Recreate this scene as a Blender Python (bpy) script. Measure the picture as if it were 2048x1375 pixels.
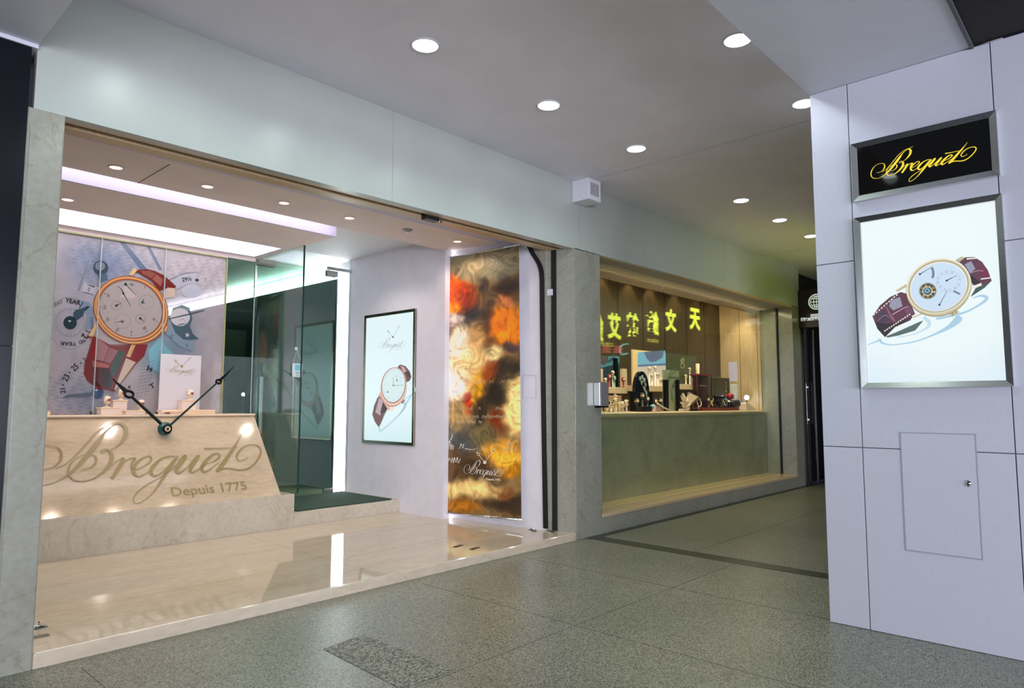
import bpy, bmesh, math, random
from math import sin, cos, pi, radians
from mathutils import Vector, Matrix, geometry
for o in list(bpy.data.objects): bpy.data.objects.remove(o)
SC = bpy.context.scene
COL = SC.collection
# ---------------------------------------------------------------- camera (24 mm lens, eye 1.25 m above the paving)
YAW, PITCH, ROLL, CAMH, FPX = .827292, .0883454, .0011545, 1.25, 1367.7
_f = Vector((sin(YAW)*cos(PITCH), cos(YAW)*cos(PITCH), sin(PITCH)))
_r = Vector((cos(YAW), -sin(YAW), 0)); _u = _r.cross(_f)
_r2 = cos(ROLL)*_r + sin(ROLL)*_u; _u2 = -sin(ROLL)*_r + cos(ROLL)*_u
CP = Vector((0, 0, CAMH))
cam = bpy.data.cameras.new('camera'); cam.sensor_width = 36; cam.lens = FPX*36/2048; cam.clip_start = .05; cam.clip_end = 200
co = bpy.data.objects.new('camera', cam); COL.objects.link(co)
M = Matrix((_r2, _u2, -_f)).transposed().to_4x4(); M.translation = CP
co.matrix_world = M; SC.camera = co
# ---------------------------------------------------------------- night sky, exposure
w = bpy.data.worlds.new('night'); SC.world = w; w.use_nodes = True
bg = w.node_tree.nodes['Background']; bg.inputs[0].default_value = (.010, .013, .02, 1); bg.inputs[1].default_value = 1.0
SC.view_settings.view_transform = 'Standard'; SC.view_settings.look = 'None'
SC.view_settings.exposure = 0.0; SC.view_settings.gamma = 1; SC.view_settings.use_curve_mapping = False
SC.cycles.max_bounces = 10; SC.cycles.transparent_max_bounces = 24; SC.cycles.diffuse_bounces = 5
SC.cycles.sample_clamp_indirect = 6.0; SC.cycles.use_denoising = True
def area(name, loc, target, sx, sy, power, col, spread=180):
    l = bpy.data.lights.new(name, 'AREA'); l.shape = 'RECTANGLE'; l.size = sx; l.size_y = sy; l.energy = power; l.color = col
    l.spread = radians(spread)
    o = bpy.data.objects.new(name, l); COL.objects.link(o); o.location = loc
    o.rotation_euler = (Vector(target)-Vector(loc)).to_track_quat('-Z', 'Y').to_euler(); return o
def spot(name, loc, power, col, ang=150, blend=.6, rad=.06, target=None):
    l = bpy.data.lights.new(name, 'SPOT'); l.energy = power; l.color = col; l.spot_size = radians(ang); l.spot_blend = blend; l.shadow_soft_size = rad
    o = bpy.data.objects.new(name, l); COL.objects.link(o); o.location = loc
    if target is not None: o.rotation_euler = (Vector(target)-Vector(loc)).to_track_quat('-Z', 'Y').to_euler()
    return o
def pointl(name, loc, power, col, rad=.05):
    l = bpy.data.lights.new(name, 'POINT'); l.energy = power; l.color = col; l.shadow_soft_size = rad
    o = bpy.data.objects.new(name, l); COL.objects.link(o); o.location = loc; return o
# behind the camera: area lights added to brighten ceiling and column, and a street lamp
area('street_side_fill', (-7, -5.5, 1.7), (3.5, 2.5, 2.2), 7, 3.0, 540, (.80, .84, 1.0))
area('street_side_fill', (-1.0, -8, 1.5), (3.0, 3.9, 2.6), 8, 2.6, 900, (.84, .84, 1.0))
pointl('street_lamp_light', (9.9, -6.0, 1.55), 26, (.95, .92, 1.0), .05)
# ---------------------------------------------------------------- helpers
def lin(c):
    return tuple(((x/255)/12.92 if x/255 <= .04045 else ((x/255+.055)/1.055)**2.4) for x in c)
def ray(x, y): return (_f*FPX + _r2*(x-1024) - _u2*(y-687.5))
class Pl:
    """a surface of the place: origin, two directions along it and its outward normal; maps sight lines of the survey onto it"""
    def __init__(s, o, u, v):
        s.o = Vector(o); s.u = Vector(u).normalized(); s.v = Vector(v).normalized(); s.n = s.u.cross(s.v).normalized()
        if s.n.dot(CP-s.o) < 0: s.n = -s.n
    def hit(s, x, y):
        d = ray(x, y); t = (s.o-CP).dot(s.n)/d.dot(s.n); return CP+d*t
    def uv(s, x, y):
        h = s.hit(x, y)-s.o; return (h.dot(s.u), h.dot(s.v))
    def pt(s, u, v, n=0): return s.o+s.u*u+s.v*v+s.n*n
def on(x, y, ax, val):
    d = ray(x, y); return CP+d*((val-CP[ax])/d[ax])
def mat(name, col=(.5, .5, .5), rough=.5, metal=0, spec=.5, emit=0, ecol=None, coat=0):
    m = bpy.data.materials.new(name); m.use_nodes = True; b = m.node_tree.nodes['Principled BSDF']
    b.inputs['Base Color'].default_value = (*col, 1); b.inputs['Roughness'].default_value = rough; b.inputs['Metallic'].default_value = metal
    b.inputs['Specular IOR Level'].default_value = spec
    if coat: b.inputs['Coat Weight'].default_value = coat; b.inputs['Coat Roughness'].default_value = .04
    if emit: b.inputs['Emission Color'].default_value = (*(ecol or col), 1); b.inputs['Emission Strength'].default_value = emit
    return m
def N(m, t, **k):
    n = m.node_tree.nodes.new(t)
    for a, v in k.items():
        if hasattr(n, a): setattr(n, a, v)
        else: n.inputs[a].default_value = v
    return n
def L(m, a, b): m.node_tree.links.new(a, b)
def ramp(m, stops):
    r = N(m, 'ShaderNodeValToRGB'); e = r.color_ramp.elements
    while len(e) > 1: e.remove(e[-1])
    e[0].position = stops[0][0]; e[0].color = (*stops[0][1], 1)
    for p, c in stops[1:]:
        q = e.new(p); q.color = (*c, 1)
    return r
def coords(m, scale=(1, 1, 1)):
    g = N(m, 'ShaderNodeNewGeometry'); mp = N(m, 'ShaderNodeMapping'); mp.inputs['Scale'].default_value = scale
    L(m, g.outputs['Position'], mp.inputs['Vector']); return mp.outputs[0]
def noisy(name, c1, c2, scale=8, rough=.4, sc=(1, 1, 1), detail=6, p=(.35, .65), bump=0, spec=.5, **k):
    m = mat(name, c1, rough, spec=spec, **k); b = m.node_tree.nodes['Principled BSDF']
    n = N(m, 'ShaderNodeTexNoise', Scale=scale, Detail=detail); L(m, coords(m, sc), n.inputs['Vector'])
    r = ramp(m, [(p[0], c1), (p[1], c2)]); L(m, n.outputs['Fac'], r.inputs[0]); L(m, r.outputs[0], b.inputs['Base Color'])
    if bump:
        bn = N(m, 'ShaderNodeBump', Strength=bump, Distance=.01); L(m, n.outputs['Fac'], bn.inputs['Height']); L(m, bn.outputs[0], b.inputs['Normal'])
    return m
def marble(name, base, dark, light, rough, sc=(1, 1, 1), grain=38, vein=.5):
    m = mat(name, base, rough); b = m.node_tree.nodes['Principled BSDF']; v = coords(m, sc)
    n1 = N(m, 'ShaderNodeTexNoise', Scale=2.2, Detail=8, Distortion=1.2); L(m, v, n1.inputs['Vector'])
    n2 = N(m, 'ShaderNodeTexNoise', Scale=grain, Detail=5); L(m, v, n2.inputs['Vector'])
    r1 = ramp(m, [(.30, dark), (.5, base), (.72, light)]); L(m, n1.outputs['Fac'], r1.inputs[0])
    r2 = ramp(m, [(.3, (.92, .91, .89)), (.7, (1.05, 1.05, 1.05))]); L(m, n2.outputs['Fac'], r2.inputs[0])
    mx = N(m, 'ShaderNodeMix', data_type='RGBA', blend_type='MULTIPLY'); mx.inputs[0].default_value = 1
    L(m, r1.outputs[0], mx.inputs[6]); L(m, r2.outputs[0], mx.inputs[7])
    # fine veins where a warped noise crosses its middle
    n3 = N(m, 'ShaderNodeTexNoise', Scale=1.6, Detail=10, Distortion=2.5); L(m, v, n3.inputs['Vector'])
    r3 = ramp(m, [(.488, (1, 1, 1)), (.5, (.72, .68, .6)), (.512, (1, 1, 1))]); L(m, n3.outputs['Fac'], r3.inputs[0])
    m2 = N(m, 'ShaderNodeMix', data_type='RGBA', blend_type='MULTIPLY'); m2.inputs[0].default_value = vein
    L(m, mx.outputs[2], m2.inputs[6]); L(m, r3.outputs[0], m2.inputs[7]); L(m, m2.outputs[2], b.inputs['Base Color'])
    return m
def granite(name, cols, scale, rough, bump=.0, spec=.5):
    m = mat(name, cols[1], rough, spec=spec); b = m.node_tree.nodes['Principled BSDF']; v = coords(m)
    vo = N(m, 'ShaderNodeTexVoronoi', Scale=scale); L(m, v, vo.inputs['Vector'])
    n = N(m, 'ShaderNodeTexNoise', Scale=scale*.8, Detail=4); L(m, v, n.inputs['Vector'])
    s = N(m, 'ShaderNodeSeparateColor'); L(m, vo.outputs['Color'], s.inputs[0])
    a = N(m, 'ShaderNodeMath', operation='ADD'); L(m, s.outputs[0], a.inputs[0]); L(m, n.outputs['Fac'], a.inputs[1])
    r = ramp(m, [(.30, cols[0]), (.48, cols[1]), (.62, cols[2]), (.8, cols[3])])
    h = N(m, 'ShaderNodeMath', operation='MULTIPLY'); h.inputs[1].default_value = .62; L(m, a.outputs[0], h.inputs[0]); L(m, h.outputs[0], r.inputs[0])
    n4 = N(m, 'ShaderNodeTexNoise', Scale=1.1, Detail=5); L(m, v, n4.inputs['Vector'])
    r4 = ramp(m, [(.3, (.84, .86, .84)), (.7, (1.08, 1.08, 1.06))]); L(m, n4.outputs['Fac'], r4.inputs[0])
    mx = N(m, 'ShaderNodeMix', data_type='RGBA', blend_type='MULTIPLY'); mx.inputs[0].default_value = 1
    L(m, r.outputs[0], mx.inputs[6]); L(m, r4.outputs[0], mx.inputs[7]); L(m, mx.outputs[2], b.inputs['Base Color'])
    return m
def glass(name, tint=(.93, .97, .95), ior=1.5, gl=(1, 1, 1)):
    m = bpy.data.materials.new(name); m.use_nodes = True; nt = m.node_tree; nt.nodes.clear()
    o = N(m, 'ShaderNodeOutputMaterial'); t = N(m, 'ShaderNodeBsdfTransparent'); t.inputs[0].default_value = (*tint, 1)
    g = N(m, 'ShaderNodeBsdfGlossy'); g.inputs['Roughness'].default_value = .0; g.inputs[0].default_value = (*gl, 1)
    f = N(m, 'ShaderNodeFresnel'); ge = N(m, 'ShaderNodeNewGeometry'); mr = N(m, 'ShaderNodeMapRange'); mr.inputs[3].default_value = ior; mr.inputs[4].default_value = 1/ior; L(m, ge.outputs['Backfacing'], mr.inputs[0]); L(m, mr.outputs[0], f.inputs['IOR']); x = N(m, 'ShaderNodeMixShader'); L(m, f.outputs[0], x.inputs[0]); L(m, t.outputs[0], x.inputs[1]); L(m, g.outputs[0], x.inputs[2]); L(m, x.outputs[0], o.inputs[0])
    return m
def print_mat(name, emit=0, rough=.35, see=0, coat=0):
    m = mat(name, (1, 1, 1), rough, coat=coat); b = m.node_tree.nodes['Principled BSDF']
    a = N(m, 'ShaderNodeAttribute', attribute_name='ink'); L(m, a.outputs['Color'], b.inputs['Base Color'])
    if emit:
        b.inputs['Emission Strength'].default_value = emit; L(m, a.outputs['Color'], b.inputs['Emission Color'])
        b.inputs['Base Color'].default_value = (.05, .05, .05, 1); m.node_tree.links.remove(b.inputs['Base Color'].links[0])
    if see:   # film made see-through so the light band stands in for a reflected streak
        o = m.node_tree.nodes['Material Output']; t = N(m, 'ShaderNodeBsdfTransparent'); x = N(m, 'ShaderNodeMixShader'); x.inputs[0].default_value = see
        L(m, b.outputs[0], x.inputs[1]); L(m, t.outputs[0], x.inputs[2]); L(m, x.outputs[0], o.inputs[0])
    return m
class MB:
    def __init__(s): s.v = []; s.f = []; s.m = []; s.c = []; s.sm = []
    def face(s, pts, mi=0, c=None, smooth=False):
        n = len(s.v); s.v += [tuple(p) for p in pts]; s.f.append(tuple(range(n, n+len(pts)))); s.m.append(mi); s.c.append(c); s.sm.append(smooth)
    def mesh(s, vs, fs, mi=0, c=None, smooth=False):
        n = len(s.v); s.v += [tuple(p) for p in vs]
        for f in fs: s.f.append(tuple(n+i for i in f)); s.m.append(mi); s.c.append(c); s.sm.append(smooth)
    def box(s, x0, x1, y0, y1, z0, z1, mi=0):
        v = [(x, y, z) for x in (x0, x1) for y in (y0, y1) for z in (z0, z1)]
        s.mesh(v, [(0, 1, 3, 2), (4, 6, 7, 5), (0, 4, 5, 1), (2, 3, 7, 6), (0, 2, 6, 4), (1, 5, 7, 3)], mi)
    def hexa(s, a, b, mi=0):
        """a,b: two quads"""
        s.mesh(list(a)+list(b), [(0, 1, 2, 3), (7, 6, 5, 4), (0, 4, 5, 1), (1, 5, 6, 2), (2, 6, 7, 3), (3, 7, 4, 0)], mi)
    def prism(s, poly, d, mi=0):
        """poly of 3d points extruded by vector d"""
        n = len(poly); d = Vector(d); a = [Vector(p) for p in poly]; b = [p+d for p in a]
        s.mesh(a+b, [tuple(range(n)), tuple(reversed(range(n, 2*n)))]+[(i, (i+1) % n, n+(i+1) % n, n+i) for i in range(n)], mi)
    def lathe(s, c, prof, axis=(0, 0, 1), n=24, mi=0, sx=1):
        ax = Vector(axis).normalized(); t = ax.orthogonal().normalized(); b = ax.cross(t); c = Vector(c); vs = []; fs = []
        for (r, h) in prof:
            for k in range(n):
                a = 2*pi*k/n; vs.append(c+ax*h+(t*cos(a)*sx+b*sin(a))*r)
        for i in range(len(prof)-1):
            for k in range(n):
                k2 = (k+1) % n; fs.append((i*n+k, i*n+k2, (i+1)*n+k2, (i+1)*n+k))
        fs.append(tuple(reversed(range(n)))); fs.append(tuple(range((len(prof)-1)*n, len(prof)*n)))
        s.mesh(vs, fs, mi, None, True)
    def cyl(s, p0, p1, r, n=16, mi=0, r1=None):
        p0 = Vector(p0); p1 = Vector(p1); h = (p1-p0).length
        s.lathe(p0, [(r, 0), (r if r1 is None else r1, h)], p1-p0, n, mi)
    def tube(s, pts, r, n=8, mi=0):
        pts = [Vector(p) for p in pts]; vs = []; fs = []
        up = Vector((0, 0, 1))
        for i, p in enumerate(pts):
            d = (pts[min(i+1, len(pts)-1)]-pts[max(i-1, 0)]).normalized()
            a = d.cross(up); a = a.normalized() if a.length > 1e-3 else Vector((1, 0, 0)); b = d.cross(a)
            rr = r[i] if isinstance(r, (list, tuple)) else r
            for k in range(n): vs.append(p+(a*cos(2*pi*k/n)+b*sin(2*pi*k/n))*rr)
        for i in range(len(pts)-1):
            for k in range(n): k2 = (k+1) % n; fs.append((i*n+k, i*n+k2, (i+1)*n+k2, (i+1)*n+k))
        fs.append(tuple(range(n))); fs.append(tuple(range((len(pts)-1)*n, len(pts)*n)))
        s.mesh(vs, fs, mi, None, True)
    def build(s, name, mats, parent=None, bevel=0):
        if not isinstance(mats, (list, tuple)): mats = [mats]
        me = bpy.data.meshes.new(name)
        vs = s.v; rt = parent
        while rt is not None and rt.parent is not None: rt = rt.parent
        if rt is not None: l = Vector(rt.location); vs = [Vector(p)-l for p in s.v]
        me.from_pydata([tuple(p) for p in vs], [], s.f)
        for m in mats: me.materials.append(m)
        me.polygons.foreach_set('material_index', s.m); me.polygons.foreach_set('use_smooth', s.sm)
        if any(c is not None for c in s.c):
            at = me.color_attributes.new('ink', 'FLOAT_COLOR', 'CORNER'); buf = []
            for f, c in zip(s.f, s.c):
                c = c or (1, 1, 1); buf += [c[0], c[1], c[2], 1.0]*len(f)
            at.data.foreach_set('color', buf)
        me.update()
        if not any(c is not None for c in s.c):
            b = bmesh.new(); b.from_mesh(me); bmesh.ops.recalc_face_normals(b, faces=b.faces); b.to_mesh(me); b.free()
        o = bpy.data.objects.new(name, me); COL.objects.link(o)
        if parent is not None: o.parent = parent
        if bevel:
            md = o.modifiers.new('bevel', 'BEVEL'); md.width = bevel; md.segments = 3; md.limit_method = 'ANGLE'; md.angle_limit = radians(40)
        return o
def thing(name, label, cat, loc=(0, 0, 0), rz=0, group=None):
    o = bpy.data.objects.new(name, None); COL.objects.link(o); o.location = loc; o.rotation_euler = (0, 0, rz); o.empty_display_size = .05
    return tag(o, label, cat, group)
def tag(o, label, cat, group=None, kind=None):
    o['label'] = label; o['category'] = cat
    if group: o['group'] = group
    if kind: o['kind'] = kind
    return o
def struct(name, mb, mats, bevel=0, parent=None):
    o = mb.build(name, mats, parent, bevel)
    if parent is None: o['kind'] = 'structure'
    return o
def ell(cx, cy, a, b, rot=0, n=48, a0=0, a1=360):
    r = radians(rot); full = abs(a1-a0) >= 360
    return [(cx+a*cos(t)*cos(r)-b*sin(t)*sin(r), cy+a*cos(t)*sin(r)+b*sin(t)*cos(r)) for t in [radians(a0+(a1-a0)*k/(n if full else n-1)) for k in range(n)]]
def smooth_path(pts, sub=6):
    """Catmull-Rom through (x, y, width)"""
    out = []
    P = [tuple(p) for p in pts]; P = [P[0]]+P+[P[-1]]
    for i in range(1, len(P)-2):
        p0, p1, p2, p3 = P[i-1:i+3]
        for k in range(sub):
            t = k/sub
            out.append(tuple(.5*((2*p1[j])+(-p0[j]+p2[j])*t+(2*p0[j]-5*p1[j]+4*p2[j]-p3[j])*t*t+(-p0[j]+3*p1[j]-3*p2[j]+p3[j])*t**3) for j in range(len(p1))))
    out.append(P[-1]); return out
_tc = {}
def glyphs(s, bold=0):
    """outline faces of a line of lettering, cap height about 0.7, origin at left of baseline"""
    if (s, bold) in _tc: return _tc[(s, bold)]
    cu = bpy.data.curves.new('lettering', 'FONT'); cu.body = s; cu.resolution_u = 3; cu.offset = bold
    o = bpy.data.objects.new('lettering', cu); COL.objects.link(o); dg = bpy.context.evaluated_depsgraph_get(); dg.update()
    me = o.evaluated_get(dg).to_mesh(); vs = [(v.co.x, v.co.y) for v in me.vertices]; fs = [tuple(p.vertices) for p in me.polygons]
    o.evaluated_get(dg).to_mesh_clear(); bpy.data.objects.remove(o); bpy.data.curves.remove(cu)
    _tc[(s, bold)] = (vs, fs); return vs, fs
class Art:
    """a flat print built up in thin layers of ink on a plane"""
    def __init__(s, pl, base=.001, step=.00012): s.pl = pl; s.h = base; s.st = step; s.mb = MB(); s.X = None
    def up(s): s.h += s.st
    def T(s, p): return p if s.X is None else s.X(p[0], p[1])
    def poly(s, pts, c, up=True):
        """pts in plane coordinates"""
        if up: s.up()
        pts = [s.T(p) for p in pts]
        v = [Vector((p[0], p[1], 0)) for p in pts]
        try: tris = geometry.tessellate_polygon([v])
        except Exception: return
        s.mb.mesh([s.pl.pt(p[0], p[1], s.h) for p in pts], [tuple(t) for t in tris], 0, c)
    def px(s, pts, c, up=True): X = s.X; s.X = s.pl.uv; s.poly(pts, c, up); s.X = X
    def ring(s, o, i, c, up=True):
        if up: s.up()
        n = len(o); a = [s.T(p) for p in o]; b = [s.T(p) for p in i]
        s.mb.mesh([s.pl.pt(*p, s.h) for p in a+b], [(k, (k+1) % n, n+(k+1) % n, n+k) for k in range(n)], 0, c)
    def line(s, pts, w, c, up=True, smooth=True, closed=False):
        """pts (x, y[, width]) stroked"""
        if up: s.up()
        P = [(p[0], p[1], p[2] if len(p) > 2 else w) for p in pts]
        if smooth and len(P) > 2: P = smooth_path(P)
        l = []; r = []
        for i, p in enumerate(P):
            a = P[max(i-1, 0)]; b = P[min(i+1, len(P)-1)]; dx, dy = b[0]-a[0], b[1]-a[1]; d = math.hypot(dx, dy) or 1; k = max(p[2], 0)/2/d
            l.append(s.T((p[0]-dy*k, p[1]+dx*k))); r.append(s.T((p[0]+dy*k, p[1]-dx*k)))
        n = len(P); s.mb.mesh([s.pl.pt(*p, s.h) for p in l+r], [(k, k+1, n+k+1, n+k) for k in range(n-1)], 0, c)
    def text(s, t, x, y, h, c, ang=0, bold=0, sq=1, flip=False, up=True, center=True, dy=None):
        """x, y and h in the current coordinates; dy -1 when y grows downwards"""
        if up: s.up()
        vs, fs = glyphs(t, bold)
        if not vs: return
        x0 = min(v[0] for v in vs); x1 = max(v[0] for v in vs); y0 = min(v[1] for v in vs); y1 = max(v[1] for v in vs)
        ox = (x0+x1)/2 if center else x0; oy = (y0+y1)/2 if center else 0; k = h/(y1-y0 if center else .7); a = radians(ang); q = -1 if s.X is not None and dy is None else 1
        out = []
        for vx, vy in vs:
            u = (vx-ox)*k*sq*(-1 if flip else 1); v = (vy-oy)*k*q
            out.append(s.T((x+u*cos(a)-v*sin(a), y+u*sin(a)+v*cos(a))))
        s.mb.mesh([s.pl.pt(*p, s.h) for p in out], fs, 0, c)
    def build(s, name, m, parent): return s.mb.build(name, m, parent)
# ---------------------------------------------------------------- materials
MARB = marble('cream_marble', (.56, .50, .40), (.51, .45, .355), (.60, .545, .445), .18, sc=(1, 1, .8))
MARBP = marble('cream_marble_cool_lit', (.33, .33, .275), (.30, .295, .24), (.365, .36, .30), .16, sc=(1, 1, 1), vein=.6)  # the cream marble again, with the cool arcade light put into its colour
MARBF = marble('polished_platform_marble', (.62, .53, .40), (.58, .49, .365), (.655, .565, .435), .05, sc=(.35, 1.6, 1), grain=30, vein=.35)
FLOOR = granite('terrazzo_granite', [(.045, .048, .034), (.125, .13, .098), (.22, .222, .170), (.38, .375, .30)], 210, .34)
PATCH = granite('flamed_granite', [(.05, .055, .045), (.10, .105, .085), (.24, .245, .20), (.36, .36, .30)], 110, .6)
BAND = noisy('dark_granite_border', (.035, .038, .03), (.06, .065, .05), 60, .35)
CEIL = noisy('ceiling_paint', (.80, .77, .84), (.84, .81, .88), 3, .6)
SOFF = noisy('soffit_paint', (.62, .64, .70), (.66, .68, .74), 3, .5)
FASC = noisy('fascia_enamel', (.42, .455, .42), (.46, .495, .455), 1.5, .30)
COLM = noisy('column_metal_panel', (.50, .515, .57), (.52, .535, .59), 60, .40, spec=.4)
GROOVE = mat('groove', (.10, .10, .11), .7)
BLACK = mat('black_void', (.004, .004, .005), .6)
DARKGL = mat('black_glossy_shutter', (.002, .003, .007), .25, spec=.3)
DARKC = mat('dark_bronze_soffit', (.012, .009, .008), .5, spec=.2)
STEEL = noisy('brushed_steel', (.55, .57, .55), (.68, .70, .68), 6, .22, sc=(1, 1, 60), metal=1)
CHROME = mat('polished_steel', (.72, .74, .74), .12, 1)
WOODB = noisy('beige_veneer', (.50, .36, .20), (.60, .45, .27), 4, .4, sc=(18, 18, 1))
WOODD = noisy('dark_walnut_panel', (.032, .022, .011), (.062, .043, .022), 4, .4, sc=(16, 16, .8))
ICEIL = noisy('shop_ceiling_paint', (.80, .70, .68), (.84, .74, .72), 4, .7)
LAV = mat('lavender_tint', (.60, .58, .74), .6)
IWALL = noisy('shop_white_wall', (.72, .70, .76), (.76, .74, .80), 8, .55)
CARPET = noisy('green_entrance_mat', (.022, .05, .035), (.035, .075, .05), 240, .95, bump=.4)
GLASS = glass('clear_glass', (.90, .96, .93)); GLASSD = glass('door_glass', (.50, .64, .56), 1.95, (.70, .95, .90))
GLEDGE = mat('green_glass_edge', (.015, .05, .04), .15)
GLASSF = glass('side_pane_glass', (.45, .58, .50), 1.42, (.8, .95, .9)); WGL = glass('window_glass', (.88, .94, .90), 1.5)
WHITE = mat('white_plastic', (.78, .78, .84), .4)
INKD = print_mat('printed_ink', 0, .3); INKL = print_mat('backlit_print', .95, .2); INKM = print_mat('mural_film', 0, .16, see=.08, coat=.3)
INKB = print_mat('banner_ink', 0, .38)
GOLD = mat('gold', (.75, .50, .22), .2, 1); DIALW = mat('cream_dial', (.8, .78, .7), .3)
STRAPB = mat('brown_leather', (.10, .025, .015), .45); STRAPK = mat('black_leather', (.01, .01, .01), .4); STRAPR = mat('red_leather', (.35, .02, .02), .45)
CREAM = mat('cream_leather', (.80, .66, .50), .5); CREAML = mat('cream_lacquer', (.82, .62, .42), .4)
def emis(name, col, s):
    return mat(name, (.8, .8, .8), .5, emit=s, ecol=col)
LCOOL = emis('cool_lamp', (.95, .98, 1.0), 9); LPINK = emis('warm_lamp', (1.0, .56, .46), 1.75); LSTRIP = emis('white_strip', (.96, .93, 1.0), 9)
LTOP = emis('bright_strip', (.90, .95, 1.0), 22); LCOVE = emis('cove_diffuser', (1.0, .95, 1.0), 4.6)
HB, HT = 2.72, 3.4       # fascia bottom, ceiling height
XE = .6                   # left end of what is built
# ---------------------------------------------------------------- paving
m = MB(); m.box(-8, 16, -9, 3.94, -.2, 0); struct('floor', m, FLOOR)
m = MB(); m.prism([(5.30, 3.86, .001), (5.47, 3.86, .001), (5.40, .3, .001), (5.25, .3, .001)], (0, 0, .0015)); m.box(5.30, 16, 3.86, 3.94, .001, .0025)
struct('trim_1', m, BAND)
m = MB(); m.prism([(2.02, 3.17, .001), (2.29, 3.20, .001), (2.28, 2.47, .001), (1.98, 2.48, .001)], (0, 0, .0012)); struct('trim_2', m, PATCH)
m = MB()
for x in (1.1, 3.2, 4.3): m.box(x, x+.003, -.5, 3.8, .0005, .0012)
m.box(-1, 5.25, 2.45, 2.453, .0005, .0012); m.box(5.45, 12, 2.9, 2.904, .0005, .0012)
struct('trim_3', m, mat('paving_joint', (.12, .125, .105), .6))
# ---------------------------------------------------------------- arcade ceiling, soffit beam
m = MB(); m.box(.8, 16, 1.41, 4.1, HT, HT+.2); struct('ceiling', m, CEIL)
m = MB(); m.box(5.22, 5.226, 1.41, 3.94, HT-.002, HT+.001); m.box(9.6, 9.606, 1.41, 3.94, HT-.002, HT+.001); struct('trim_4', m, mat('ceiling_joint', (.42, .41, .44), .6))
m = MB(); m.box(-8, 16, .57, 1.41, 3.16, 3.8); m.box(-8, .8, 1.41, 3.92, 3.02, 3.8); struct('ceiling_soffit', m, SOFF)
m = MB(); m.box(-8, 4.254, -1.2, .555, 3.165, 3.3); struct('ceiling_dark', m, DARKC)
m = MB(); m.box(-8, 4.254, .555, .572, 3.15, 3.3); struct('trim_5', m, GROOVE)
# ---------------------------------------------------------------- fascia
def fz(x): return 2.695+.0095*x
m = MB(); X0, X1 = .8, 11.05
m.prism([(X0, 3.94, HT+.05), (X1, 3.94, HT+.05), (X1, 3.94, fz(X1)), (X0, 3.94, fz(X0))], (0, .06, 0)); struct('wall_fascia', m, FASC)
m = MB()
for x in (2.99, 5.25, 6.45, 8.4): m.box(x, x+.004, 3.9385, 3.941, fz(x), HT)
struct('trim_6', m, mat('panel_joint', (.38, .39, .35), .6))
m = MB(); m.prism([(.93, 4.0, fz(.9)), (5.2, 4.0, fz(5.2)), (5.2, 4.0, fz(5.2)+.03), (.93, 4.0, fz(.9)+.03)], (0, .03, 0)); 
m.prism([(.93, 4.10, fz(.9)), (5.2, 4.10, fz(5.2)), (5.2, 4.10, fz(5.2)+.12), (.93, 4.10, fz(.9)+.12)], (0, .10, 0)); struct('trim_7', m, WOODB)
m = MB(); m.box(.93, 5.2, 4.03, 4.10, 2.82, 2.85); struct('trim_8', m, BLACK)
t = thing('shutter_motor_box', 'small black bracket box at the end of the shutter slot over the shop entrance', 'bracket', (3.46, 4.06, fz(3.4)-.02))
m = MB(); m.box(3.40, 3.53, 4.03, 4.10, fz(3.4)-.03, fz(3.4)+.05); m.build('housing', mat('black_bracket', (.01, .01, .01), .4), t, .004)
m = MB(); m.cyl((3.54, 4.06, fz(3.4)-.02), (3.57, 4.06, fz(3.4)-.02), .012); m.build('guide_wheel', STEEL, t)
# ---------------------------------------------------------------- marble piers
m = MB(); m.box(.775, .935, 3.94, 4.12, 0, fz(.9)); m.box(.79, .93, 3.935, 3.94, 0, 2.62)
struct('wall_pier_left', m, MARBP, .003)
m = MB(); m.box(5.17, 5.59, 3.94, 4.25, 0, fz(5.4)+.01); struct('wall_pier_middle', m, MARBP, .004)
m = MB(); m.box(10.72, 11.05, 3.94, 4.6, 0, fz(10.8)+.01); struct('wall_pier_right', m, MARBP, .004)
# neighbouring dark shopfront on the left
m = MB(); m.box(-8, .775, 3.93, 4.1, 0, 1.52); m.box(-8, .775, 3.93, 4.1, 1.525, 3.02); m.box(-8, .775, 3.95, 4.1, 1.5, 1.53, 1); m.box(-8, .8, 3.92, 4.1, 3.0, 3.05, 2)
struct('wall_left', m, [DARKGL, BLACK, SOFF])
# ---------------------------------------------------------------- column with metal panels
m = MB(); g = .0025
ys = [1.407, 1.194, .485, -.4]; zs = [0, 1.008, 2.09, 3.16]
m.box(4.262, 5.0, -.4, 1.40, 0, 3.16, 1)
for i in range(3):
    zz = [0, 1.008, 2.09, 3.16] if i != 1 else [0, 1.008, 3.16]
    for a, b in zip(zz, zz[1:]):
        m.box(4.254, 4.27, ys[i+1]+g, ys[i]-(g if i else 0), a+g, b-g)
m.box(4.27, 5.0, 1.39, 1.407, 0, 3.16)
struct('wall_column', m, [COLM, GROOVE], .0012)
t = thing('access_panel', 'flush grey service hatch low on the metal column', 'hatch', (4.254, .825, .47))
m = MB(); m.box(4.2515, 4.2545, .652, .995, .468, 1.097); m.build('panel', COLM, t, .001)
m = MB()
for b in ((.647, .652, .463, 1.102), (.995, 1.0, .463, 1.102), (.652, .995, .463, .468), (.652, .995, 1.097, 1.102)): m.box(4.2505, 4.2545, *b)
m.build('frame', mat('hatch_frame', (.34, .31, .42), .4), t)
m = MB(); m.lathe((4.2515, .691, .846), [(.004, 0), (.014, .001), (.014, .005), (.004, .009)], (-1, 0, 0), 20); m.box(4.240, 4.246, .688, .694, .83, .862); m.build('lock', CHROME, t)
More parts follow.
